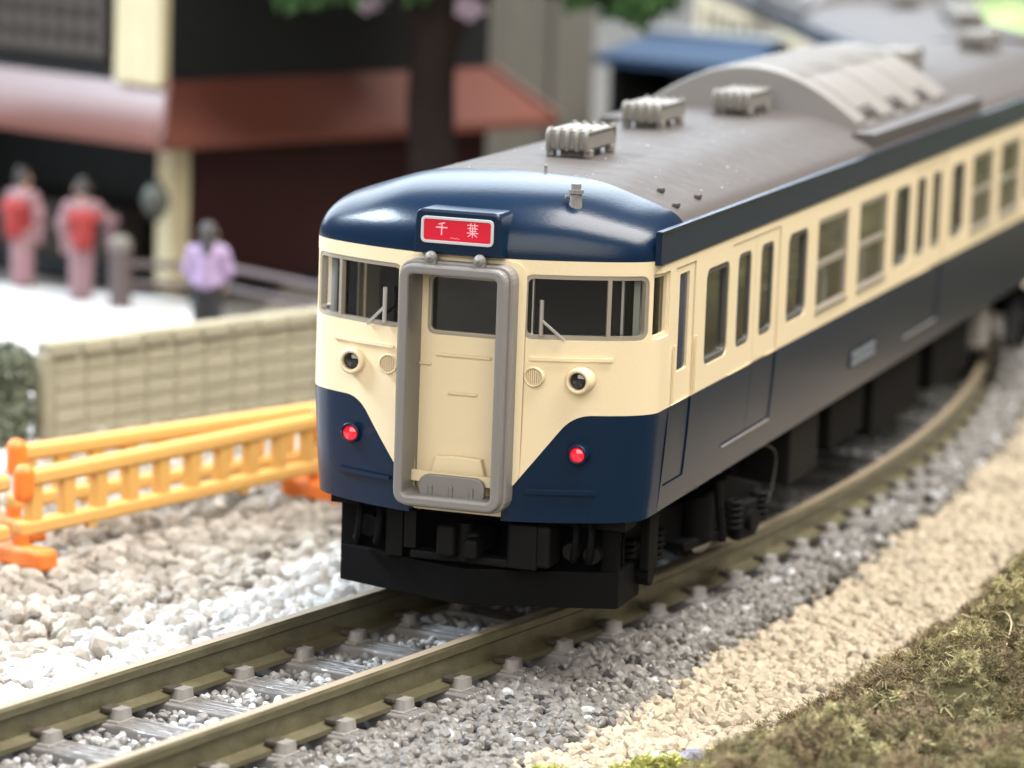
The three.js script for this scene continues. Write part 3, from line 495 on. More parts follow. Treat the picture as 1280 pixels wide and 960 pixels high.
// position in track coordinates: metres to the right of the centre line
function side(x, z) { if (z > -1) { const [x0, z0, d] = track(0); return (x - x0) * d[1] - (z - z0) * d[0]; } return Math.hypot(x - TC[0], z - TC[1]) - 42; }
const whiteMat = phys({ color: lin(1, 1, 1), roughness: 0.5, transmission: 0.5, thickness: 0.1, ior: 1.35 });
const greyMat = phys({ color: lin(1, 1, 1), transmission: 0.3, thickness: 0.1, ior: 1.35, roughness: 0.42, bumpMap: plasticBump, bumpScale: 0.004 });
const sandMat = phys({ color: lin(1, 1, 1), transmission: 0.3, thickness: 0.1, ior: 1.35, roughness: 0.65, bumpMap: plasticBump, bumpScale: 0.004 });
const onPlaza = (x, z) => (x + 7.0) * 0.93 + (z + 8.5) * 0.365 < -0.2;   // behind the block wall
{
  const L = [], heap = (x, z) => -0.42 + 0.07 * fbm(x * 0.5, z * 0.5) + 0.05 * fbm(x * 1.6, z * 1.6, 4);
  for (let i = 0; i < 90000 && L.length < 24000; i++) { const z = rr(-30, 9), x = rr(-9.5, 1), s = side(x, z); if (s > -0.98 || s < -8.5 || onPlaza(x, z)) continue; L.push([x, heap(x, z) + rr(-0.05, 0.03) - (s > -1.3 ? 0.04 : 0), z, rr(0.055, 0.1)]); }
  scatter('white_gravel', 'pale white and beige loose gravel left of the track, around the yellow barriers, with the bright light patch by the rail tinted in', 'gravel', stone(1.7, 0.36), whiteMat, L, (c, x, z) => { const t = fbm(x * 0.9, z * 0.9, 2), s = side(x, z), v = rr(0.85, 1.12), q = rnd() + 0.5 * t; return rnd() < 0.03 ? c.setRGB(0.20, 0.17, 0.14) : s > -2.6 + 0.5 * t ? (q < 0.22 ? c.setRGB(0.60 * v, 0.55 * v, 0.49 * v) : c.setRGB(0.80 * v, 0.80 * v, 0.79 * v)) : (q < 0.4 ? c.setRGB(0.46 * v, 0.41 * v, 0.35 * v) : q < 0.52 ? c.setRGB(0.27 * v, 0.23 * v, 0.19 * v) : c.setRGB(0.62 * v, 0.57 * v, 0.50 * v)); });  // beige and white stones; the bright light patch by the rail is tinted in
}
{
  const L = [];
  for (let i = 0; i < 30000; i++) { const [x0, z0, d] = track(rr(-30, 11.5)), s = rnd() < 0.6 ? rr(-0.62, 0.62) : rr(-1.25, 1.3) ; if (Math.abs(Math.abs(s) - 0.75) < 0.13) continue; L.push([x0 + d[1] * s, -0.395 + rr(-0.06, 0.035), z0 - d[0] * s, rr(0.026, 0.046)]); }
  scatter('track_ballast', 'small grey ballast stones between the sleepers of the track', 'ballast', stone(4.1, 0.22), greyMat, L, (c) => { const v = rr(0.20, 0.34); return rnd() < 0.25 ? c.setRGB(0.62, 0.63, 0.65) : c.setRGB(v, v * 0.96, v * 0.93); });
}
{
  const L = [], edge = (z) => 1.08 + 0.82 * Math.exp((Math.min(z, 9)) / 4.2) * (z < 0 ? 1 : 1 / (1 + 0.1 * z)) - (z > 0 ? 0.82 * (Math.exp(z / 4.2) / (1 + 0.1 * z) - 1 - 0.14 * z) : 0) + 0.12 * fbm(z * 0.6, 3.3);
  for (let i = 0; i < 260000 && L.length < 52000; i++) { const z = rr(-32, 9), x = rr(-5, 4), s = side(x, z); if (s < 0.98 || s > edge(z) + 0.28 * rnd() * rnd()) continue; const k = (s - 0.98) / 1.3; L.push([x, -0.375 - 0.13 * k + rr(-0.05, 0.025), z, rr(0.034, 0.056)]); }
  scatter('grey_ballast_shoulder', 'grey glossy ballast stones along the right edge of the track', 'ballast', stone(6.6, 0.3), greyMat, L, (c) => { const v = rr(0.17, 0.25), q = rnd(); return q < 0.03 ? c.setRGB(0.5, 0.5, 0.5) : q < 0.08 ? c.setRGB(0.045, 0.04, 0.04) : c.setRGB(v, v * 0.94, v * 0.865); });
  const Q = [];
  for (let i = 0; i < 400000 && Q.length < 80000; i++) { const z = rr(-40, 8), x = rr(-12, 9), s = side(x, z); if (s < edge(z) - 0.25 * rnd() * rnd() || s > 4.2) continue; Q.push([x, -0.50 + 0.03 * fbm(x * 0.7, z * 0.7) + rr(-0.05, 0.012), z, rr(0.034, 0.062)]); }
  scatter('sand_gravel', 'sand coloured gravel path between the grey ballast and the green bank', 'gravel', stone(9.2, 0.34), sandMat, Q, (c, x, z) => { const v = rr(0.84, 1.08) * (1 + 0.12 * fbm(x, z)); return rnd() < 0.02 ? c.setRGB(0.25, 0.21, 0.16) : c.setRGB(0.48 * v, 0.41 * v, 0.305 * v); });
}
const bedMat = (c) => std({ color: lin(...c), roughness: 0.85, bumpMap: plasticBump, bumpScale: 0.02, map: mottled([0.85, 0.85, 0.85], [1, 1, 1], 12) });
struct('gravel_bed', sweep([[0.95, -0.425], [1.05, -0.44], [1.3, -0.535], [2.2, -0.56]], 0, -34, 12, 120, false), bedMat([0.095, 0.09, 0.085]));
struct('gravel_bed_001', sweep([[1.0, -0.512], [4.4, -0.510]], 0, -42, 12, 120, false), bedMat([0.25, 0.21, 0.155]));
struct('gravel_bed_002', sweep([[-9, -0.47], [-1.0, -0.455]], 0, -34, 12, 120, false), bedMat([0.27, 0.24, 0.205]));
// foam scatter: tufts of thin fibres and crumbs
function tuft(n, r, w, s) {
  const pos = [];
  seed = s;
  for (let i = 0; i < n; i++) {
    const d = V(rr(-1, 1), rr(-0.3, 1.1), rr(-1, 1)).normalize(), e = V(rr(-1, 1), rr(-1, 1), rr(-1, 1)).cross(d).normalize(), a = d.clone().multiplyScalar(r * rr(0.05, 0.4)), b = d.clone().multiplyScalar(r * rr(0.5, 0.8)).addScaledVector(e, r * rr(-0.3, 0.3)), c = b.clone().addScaledVector(V(rr(-1, 1), rr(-0.6, 1), rr(-1, 1)).normalize(), r * rr(0.3, 0.6)), q = e.clone().cross(d).normalize().multiplyScalar(w * r);
    const A = [a.clone().sub(q), a.clone().add(q), b.clone().add(q), b.clone().sub(q), c];
    for (const k of [0, 1, 2, 0, 2, 3, 3, 2, 4]) pos.push(...A[k].toArray());
  }
  const g = new THREE.BufferGeometry(); g.setAttribute('position', new THREE.Float32BufferAttribute(pos, 3)); g.computeVertexNormals(); return clean(g);
}
const foamMat = phys({ color: lin(1, 1, 1), roughness: 0.95, specularIntensity: 0.3, side: THREE.DoubleSide });
const tuftA = tuft(38, 1, 0.045, 101), tuftB = tuft(22, 1, 0.13, 202); seed = 5150;
const bankH = (x, z) => { const s = side(x, z) - (3.12 - 0.35 * Math.min(1, Math.max(0, (-1 - z) / 4)) + 0.42 * fbm(z * 0.55, 1.1) + 0.3 * fbm(z * 1.7, 5.5)); return s < 0 ? -1 : Math.min(1, s / 1.1) * (0.5 + 0.3 * fbm(x * 1.0, z * 1.0, 3) + 0.42 * Math.abs(noise.noise(x * 2.1, z * 2.1, 8)) + 0.12 * fbm(x * 5, z * 5, 1)) * (z < -2 ? 1.25 : 1); };
{
  const g = new THREE.PlaneGeometry(26, 66, 104, 264).rotateX(-Math.PI / 2).translate(11, 0, -22), p = g.attributes.position; const ok = [];
  for (let i = 0; i < p.count; i++) p.setY(i, Math.max(-0.65, -0.60 + bankH(p.getX(i), p.getZ(i)) * 0.94));
  g.computeVertexNormals(); struct('bank', g, phys({ color: lin(0.06, 0.054, 0.028), roughness: 1, specularIntensity: 0.05 }));
  const L = [];
  for (let i = 0; i < 900000 && L.length < 120000; i++) { const z = -50 + 60 * Math.sqrt(rnd()), x = rr(-2, 18), h = bankH(x, z); if (h < 0) { continue; } if (side(x, z) > 9 && rnd() < 0.7) continue; L.push([x, -0.56 + h + rr(-0.05, 0.05), z, rr(0.04, 0.085)]); }
  scatter('ground_cover', 'olive and brown fibrous foam ground cover on the bank at right', 'ground cover', tuftA, foamMat, L, (c, x, z) => { const t = fbm(x * 1.1, z * 1.1, 6), u = fbm(x * 3, z * 3, 2), v = rr(0.6, 1.35); if (t > 0.25 || (u > 0.55 && rnd() < 0.7)) return c.setRGB(0.37 * v, 0.335 * v, 0.18 * v); if (t < -0.15) return c.setRGB(0.235 * v, 0.185 * v, 0.115 * v); return c.setRGB(0.20 * v, 0.175 * v, 0.095 * v); });
  const W = []; for (let i = 0; i < 1500; i++) { const z = rr(-9, 2.5), x = rr(1.5, 6), h = bankH(x, z); if (h < 0.05) continue; W.push([x, -0.54 + h, z, rr(0.10, 0.2)]); }
  scatter('loose_fibres', 'pale thin loose fibres sticking out of the ground cover', 'fibres', tuft(5, 1, 0.018, 909), foamMat, W, (c) => { const v = rr(0.7, 1.2); return c.setRGB(0.40 * v, 0.36 * v, 0.20 * v); });
  // the bright yellow-green tufts at its near end
  const Y = [];
  for (const [cx, cz, r] of [[2.25, 1.9, 0.42], [2.55, 1.55, 0.3], [1.55, 2.55, 0.28], [1.3, 2.9, 0.25]]) for (let i = 0; i < 260; i++) { const a = rr(0, 6.3), q = r * Math.sqrt(rnd()); Y.push([cx + q * Math.cos(a), -0.5 + 0.14 * (1 - q / r) + rr(-0.03, 0.05), cz + q * Math.sin(a), rr(0.04, 0.075)]); }
  scatter('yellow_ground_cover', 'bright yellow green foam tufts at the near edge of the gravel path', 'ground cover', tuftB, foamMat, Y, (c) => { const v = rr(0.7, 1.25); return c.setRGB(0.36 * v, 0.36 * v, 0.12 * v); });
  const F = [];
  for (let i = 0; i < 5200; i++) { const x = rr(-9, 8), z = rr(-66, -50); F.push([x, 0.2 + rr(0, 1.3), z, rr(0.3, 0.6)]); }
  scatter('far_meadow', 'bright light green grass far behind the train at top right', 'grass', tuftB, foamMat, F, (c) => { const v = rr(0.8, 1.25); return c.setRGB(0.50 * v, 0.62 * v, 0.32 * v); });
}
{ const st = thing('white_pebble', 'round bluish white pebble beside a dark chip at the bottom edge', 'pebble', [2.12, -0.42, 1.72]); part('stone', stone(12, 0.12).scale(0.085, 0.085, 0.085), std({ color: lin(0.72, 0.76, 0.85), roughness: 0.4 }), st);
  const s2 = thing('dark_chip', 'dark grey stone chip with a pale top next to the white pebble', 'stone', [2.38, -0.42, 1.55]); part('stone', stone(15, 0.3).scale(0.15, 0.09, 0.12), std({ color: lin(0.16, 0.15, 0.19), roughness: 0.5 }), s2); }
// the white forecourt in front of the house
{ const s = new THREE.Shape(); [[-6.9, 5.2], [-8.9, 14.8], [-10.2, 17.4], [-13.0, 17.5], [-24, 20], [-24, 0], [-10, 0]].forEach(([x, z], i) => (i ? s.lineTo(x, z) : s.moveTo(x, z)));
  const g = new THREE.ExtrudeGeometry(s, { depth: 0.12, bevelEnabled: false }).rotateX(-Math.PI / 2).translate(0, -0.44, 0);
  struct('forecourt_pavement', g, std({ color: lin(0.62, 0.62, 0.63), roughness: 0.45, map: mottled([0.9, 0.9, 0.9], [1, 1, 1], 9), bumpMap: plasticBump, bumpScale: 0.004 })); }
{ const L = []; for (let i = 0; i < 46; i++) { const x = rr(-1.2, 1.3), z = -0.85 - 6 * rnd(); L.push([x, roofY(x) - 0.008, z, rr(0.004, 0.009)]); }
  scatter('roof_dust', 'tiny white dust specks lying on the grey train roof behind the cab', 'dust', stone(2.2, 0.3), whiteMat, L, (c) => c.setRGB(0.7, 0.7, 0.7)); }
{ const f = thing('pale_fibre', 'thin curved pale fibre lying on the ground cover at the right edge', 'fibre'); part('strand', tube([[3.75, 0.0, -2.2], [3.95, 0.16, -1.9], [4.12, 0.2, -1.4], [4.2, 0.14, -0.8], [4.25, 0.05, -0.3]], 0.008, 30, 5), std({ color: lin(0.42, 0.36, 0.22), roughness: 0.6 }), f); }
// ---------------------------------------------------------------- block wall
{
  const a = V(-7.36, 0, -7.22), d = V(1.56, 0, -3.97).normalize();
  const w = thing('block_wall', 'cream concrete block wall with a coping course behind the yellow barriers', 'block wall', [a.x, -0.42, a.z], Math.atan2(-d.z, d.x));
  const mats = [0, 1, 2].map((k) => std({ color: lin(0.42 + 0.02 * k, 0.38 + 0.018 * k, 0.275 + 0.012 * k), roughness: 0.6, bumpMap: plasticBump, bumpScale: 0.012, map: mottled([0.86, 0.86, 0.84], [1, 1, 1], 7) }));
  const n = 14, bw = 0.445, bh = 0.187, gb = rbox(bw - 0.024, bh - 0.023, 0.2, 0.022), gc = rbox(bw - 0.02, 0.165, 0.27, 0.04, 0, 0, 0, 3);
  part('mortar', box(n * bw + 0.1, 1.0, 0.15, n * bw / 2, 0.5, 0), mats[0], w);
  part('end_post', rbox(0.14, 1.02, 0.22, 0.03, 0.03, 0.5, 0), mats[1], w);
  for (let i = 0; i < n; i++) {
    for (let j = 0; j < 5; j++) part('block', gb, mats[(i * 7 + j * 5 + i * j) % 3], w, [0.1 + (i + 0.5) * bw + rr(-0.004, 0.004), 0.04 + (j + 0.5) * bh, rr(-0.004, 0.004)]);
    part('coping', gc, mats[(i * 5) % 3], w, [(i + 0.5) * bw + (i ? 0.02 : 0), 1.055 + rr(-0.006, 0.006), rr(-0.006, 0.006)]);
  }
}
// ---------------------------------------------------------------- yellow barriers with orange ends and feet
const yellow = phys({ color: lin(0.66, 0.36, 0.095), roughness: 0.42, bumpMap: plasticBump, bumpScale: 0.005 }), orange = phys({ color: lin(0.78, 0.19, 0.02), roughness: 0.36, bumpMap: plasticBump, bumpScale: 0.006 });
function makeBarrier(label, at, to, n, ends = 2) {
  const d = V(to[0] - at[0], 0, to[1] - at[1]), L = d.length();
  const b = thing('barrier', label, 'barrier', [at[0], -0.34, at[1]], Math.atan2(-d.z, d.x), 'yellow barriers beside the track');
  part('top_rail', rbox(L, 0.16, 0.15, 0.055, L / 2, 0.77, 0, 3), yellow, b); part('bottom_rail', rbox(L, 0.14, 0.14, 0.04, L / 2, 0.32, 0, 3), yellow, b);
  for (let i = 0; i < n; i++) part('upright', rbox(0.165, 0.46, 0.11, 0.03, (i + 0.5) * L / n, 0.54, 0), yellow, b);
  for (const e of [0.06, L - 0.06].slice(0, ends)) { part('end_knob', new THREE.CapsuleGeometry(0.095, 0.17, 6, 16).translate(e, 0.74, 0.03), orange, b); part('foot', merge([rbox(0.22, 0.2, 0.75, 0.06, e, 0.08, 0, 3), rbox(0.12, 0.22, 0.12, 0.03, e, 0.22, 0)]), orange, b); }
  for (const e of [L * 0.22, L * 0.72]) part('tab', box(0.12, 0.05, 0.06, e, 0.235, 0.03), yellow, b);
  return b;
}
makeBarrier('long yellow barrier nearest the track, with orange knobs and feet', [-4.89, -1.72], [-3.66, -5.9], 10);
makeBarrier('yellow barrier standing behind the long one, only its top rail showing', [-5.50, -2.78], [-3.82, -6.6], 10);
makeBarrier('yellow barrier cut off by the left edge of the photo', [-6.2, 2.2], [-4.93, -1.6], 10, 1);
// ---------------------------------------------------------------- the house
const hmat = {
  maroon: phys({ specularIntensity: 0.4, color: lin(0.034, 0.011, 0.011), roughness: 0.5, bumpMap: woodGrain, bumpScale: 0.01 }), dimBlack: phys({ specularIntensity: 0.4, color: lin(0.012, 0.013, 0.014), roughness: 0.55, bumpMap: woodGrain, bumpScale: 0.01 }),  // black timber, with the shade of the dim interior put into its colour
  post: std({ color: lin(0.62, 0.54, 0.36), roughness: 0.55, map: mottled([0.85, 0.85, 0.82], [1, 1, 1], 6) }), tile: phys({ color: lin(0.118, 0.039, 0.028), roughness: 0.42, roughnessMap: roughGrain, bumpMap: plasticBump, bumpScale: 0.008 }),
  lattice: std({ color: lin(0.045, 0.037, 0.031), roughness: 0.5 }), pale: std({ color: lin(0.5, 0.36, 0.33), roughness: 0.8 }),
};
function slab(a, b, c, d, t) {   // a plate on four corners, t thick downwards
  const P = [a, b, c, d], Q = P.map(([x, y, z]) => [x, y - t, z]), f = (l) => [l[0], l[1], l[2], l[0], l[2], l[3]], pos = [...f(P), ...f([...Q].reverse())];
  for (let i = 0; i < 4; i++) pos.push(...f([P[(i + 1) % 4], P[i], Q[i], Q[(i + 1) % 4]]));
  const g = new THREE.BufferGeometry(); g.setAttribute('position', new THREE.Float32BufferAttribute(pos.flat(), 3)); g.computeVertexNormals(); return clean(g);
}
{
  const h = thing('timber_house', 'dark two storey timber house with a red brown pent roof and cream corner posts', 'house', [-10.94, -0.40, -18.31], 65.3 * Math.PI / 180);
  const L = 6.3, D = 6.5, E = 2.20, Tp = 2.93, o = 0.75;
  part('lower_wall', box(L - 0.1, 2.9, 0.12, L / 2 + 0.05, 1.45, -0.08), hmat.maroon, h);
  part('lower_wall', box(0.12, 2.9, D - 1.6, 1.4, 1.45, -D / 2 - 0.6), hmat.dimBlack, h);
  part('end_wall', box(0.12, 6.2, D, L - 0.06, 3.1, -D / 2 - 0.15), hmat.maroon, h); part('rear_wall', box(L, 6.2, 0.12, L / 2, 3.1, -D - 0.1), hmat.dimBlack, h);
  part('floor', box(L, 0.1, D, L / 2, 0.06, -D / 2), hmat.dimBlack, h);
  part('corner_post', rbox(0.34, 2.55, 0.34, 0.03, 0.16, 1.28, -0.08), hmat.post, h);
  part('shop_post', rbox(0.22, 2.55, 0.22, 0.03, 0.1, 1.28, -D + 0.5), hmat.dimBlack, h); part('lintel', box(0.16, 0.28, D - 0.4, 0.1, 2.5, -D / 2 - 0.2), hmat.dimBlack, h);
  part('upper_wall', box(L, 3.4, 0.14, L / 2, 4.55, -0.09), hmat.dimBlack, h); part('upper_wall', box(0.14, 3.4, D - 0.2, 0.02, 4.55, -D / 2 - 0.1), hmat.dimBlack, h);
  part('upper_post', rbox(0.2, 3.3, 0.98, 0.03, -0.06, 4.5, -0.52), hmat.post, h);
  const lw = part('lattice_window', box(0.04, 1.6, 2.6, -0.07, 3.9, -2.5), hmat.dimBlack, h);
  for (let k = 0; k < 8; k++) part('bar', box(0.10, 1.5, 0.19, -0.14, 3.9, -1.3 - k * 0.34), hmat.lattice, lw);
  for (let k = 0; k < 5; k++) part('bar', box(0.09, 0.16, 2.6, -0.138, 3.26 + k * 0.33, -2.5), hmat.lattice, lw);
  // pent roof on three sides
  part('pent_roof', slab([-o, E, o], [L + o, E, o], [L, Tp, 0], [0, Tp, 0], 0.12), hmat.tile, h);
  { // the shop side curves a little, so that it shines along its lower half
    const ps = []; for (let i = 0; i < 8; i++) { const t0 = i / 8, t1 = (i + 1) / 8, y = (t) => E + (Tp - E) * (0.45 * t + 0.55 * t * t), X = (t) => -o * (1 - t), Z = (t) => o * (1 - t); ps.push(slab([X(t0), y(t0), -D - o * (1 - t0)], [X(t0), y(t0), Z(t0)], [X(t1), y(t1), Z(t1)], [X(t1), y(t1), -D - o * (1 - t1)], 0.12)); }
    part('pent_roof', merge(ps), hmat.tile, h);
  }
  part('pent_roof', slab([L + o, E, o], [L + o, E, -D], [L, Tp, -D], [L, Tp, 0], 0.12), hmat.tile, h);
  part('hip_ridge', merge([rod([-o, E + 0.03, o], [0, Tp + 0.03, 0], 0.06), rod([L + o, E + 0.03, o], [L, Tp + 0.03, 0], 0.06)]), hmat.tile, h);
  part('upper_roof', merge([slab([-0.8, 6.2, 0.8], [L + 0.8, 6.2, 0.8], [L - 1.5, 8.8, -D / 2], [1.5, 8.8, -D / 2], 0.15), slab([L + 0.8, 6.2, -D - 0.8], [-0.8, 6.2, -D - 0.8], [1.5, 8.8, -D / 2], [L - 1.5, 8.8, -D / 2], 0.15), slab([-0.8, 6.2, -D - 0.8], [-0.8, 6.2, 0.8], [1.5, 8.8, -D / 2], [1.5, 8.81, -D / 2 - 0.01], 0.15), slab([L + 0.8, 6.2, 0.8], [L + 0.8, 6.2, -D - 0.8], [L - 1.5, 8.8, -D / 2 - 0.01], [L - 1.5, 8.81, -D / 2], 0.15)]), hmat.tile, h);
  part('door_curtain', box(0.03, 0.32, 0.6, -0.15, 2.16, -0.75), hmat.pale, h);
  part('counter', box(0.5, 0.8, 3.2, 0.9, 0.5, -3.4), hmat.lattice, h);
}
{ const l = thing('paper_lantern', 'dark round lantern hanging by the cream corner post of the house', 'lantern', [-10.78, 0.98, -17.55]);
  part('lantern_shade', new THREE.SphereGeometry(0.19, 20, 14).scale(1, 1.25, 1), std({ color: lin(0.055, 0.06, 0.05), roughness: 0.6 }), l); part('cap', merge([cyl(0.09, 0.09, 0.05).translate(0, 0.24, 0), cyl(0.09, 0.09, 0.05).translate(0, -0.24, 0), cyl(0.012, 0.012, 0.75).translate(0, 0.6, 0)]), hmat.dimBlack, l); }
{ const f = thing('wooden_railing', 'low dark wooden railing with a round topped post in front of the house', 'railing', [-10.70, -0.36, -16.30]);
  const wood = std({ color: lin(0.075, 0.055, 0.055), roughness: 0.5 }), top = std({ color: lin(0.12, 0.11, 0.095), roughness: 0.5 });
  for (const [x, z, r] of [[0, 0, 0.15], [1.15, -0.55, 0.08], [3.0, -0.1, 0.10]]) { const p = part('post', cyl(r, r, 0.86, 16), wood, f, [x, 0.43, z]); part('cap', new THREE.SphereGeometry(r * 1.05, 16, 10), top, p, [0, 0.43, 0]); }
  for (const y of [0.35, 0.62]) part('rail', rod([0, y, 0], [1.15, y, -0.55], 0.05), wood, f), part('rail', rod([1.15, y, -0.55], [3.0, y - 0.12, -0.1], 0.05), std({ color: lin(0.10, 0.075, 0.08), roughness: 0.5 }), f); }  // right-hand rail is paler: the pinkish light on it is put into its colour
// ---------------------------------------------------------------- people
function blob(bones, res, k, lo, hi) {
  const mc = new MarchingCubes(res, new THREE.MeshStandardMaterial(), false, false, 60000), n = mc.size; mc.isolation = 0;
  const half = [0, 1, 2].map((i) => (hi[i] - lo[i]) / 2), mid = [0, 1, 2].map((i) => (hi[i] + lo[i]) / 2);
  for (let z = 0; z < n; z++) for (let y = 0; y < n; y++) for (let x = 0; x < n; x++) {
    const p = [x, y, z].map((v, i) => mid[i] + (v - n / 2) / (n / 2) * half[i]); let d = 1e3;
    for (const [a, b, ra, rb, fl = 1] of bones) {
      const ab = [b[0] - a[0], b[1] - a[1], b[2] - a[2]], ap = [p[0] - a[0], p[1] - a[1], (p[2] - a[2])], l2 = ab[0] ** 2 + ab[1] ** 2 + ab[2] ** 2 || 1e-9;
      const t = Math.max(0, Math.min(1, (ap[0] * ab[0] + ap[1] * ab[1] + ap[2] * ab[2]) / l2));
      const e = Math.hypot(ap[0] - t * ab[0], ap[1] - t * ab[1], (ap[2] - t * ab[2]) * fl) - (ra + (rb - ra) * t);
      const h = Math.max(0, Math.min(1, 0.5 + 0.5 * (d - e) / k)); d = d === 1e3 ? e : d * (1 - h) + e * h - k * h * (1 - h);
    }
    mc.field[z * n * n + y * n + x] = -d;
  }
  mc.update();
  const g = new THREE.BufferGeometry(), pos = new Float32Array(mc.count * 3);
  for (let i = 0; i < mc.count; i++) for (let j = 0; j < 3; j++) pos[3 * i + j] = mid[j] + mc.positionArray[3 * i + j] * half[j];
  g.setAttribute('position', new THREE.BufferAttribute(pos, 3));
  const m = mergeVertices(g, 1e-4); m.computeVertexNormals(); return clean(m.toNonIndexed());
}
const cloth = (c) => std({ color: lin(...c), roughness: 0.75, bumpMap: plasticBump, bumpScale: 0.006 });
const skinM = cloth([0.62, 0.40, 0.29]), hairM = std({ color: lin(0.035, 0.03, 0.03), roughness: 0.45 });
const hand = (x, y, z, s) => { const g = [new THREE.SphereGeometry(0.04, 12, 8).scale(0.55, 1.1, 0.9).translate(x, y, z)]; for (let k = 0; k < 4; k++) g.push(new THREE.CapsuleGeometry(0.0095, [0.045, 0.055, 0.05, 0.036][k], 3, 8).rotateX(0.25).translate(x, y - 0.068, z + (k - 1.5) * 0.019 + 0.012)); g.push(new THREE.CapsuleGeometry(0.011, 0.035, 3, 8).rotateX(-0.7).translate(x + s * 0.006, y - 0.02, z + 0.052)); return merge(g); };
const face = (head) => { const g = []; for (const s of [-1, 1]) g.push(new THREE.SphereGeometry(0.011, 8, 6).translate(s * 0.034, 0.005, 0.098)); g.push(box(0.036, 0.007, 0.01, 0, -0.055, 0.095)); return merge(g); };
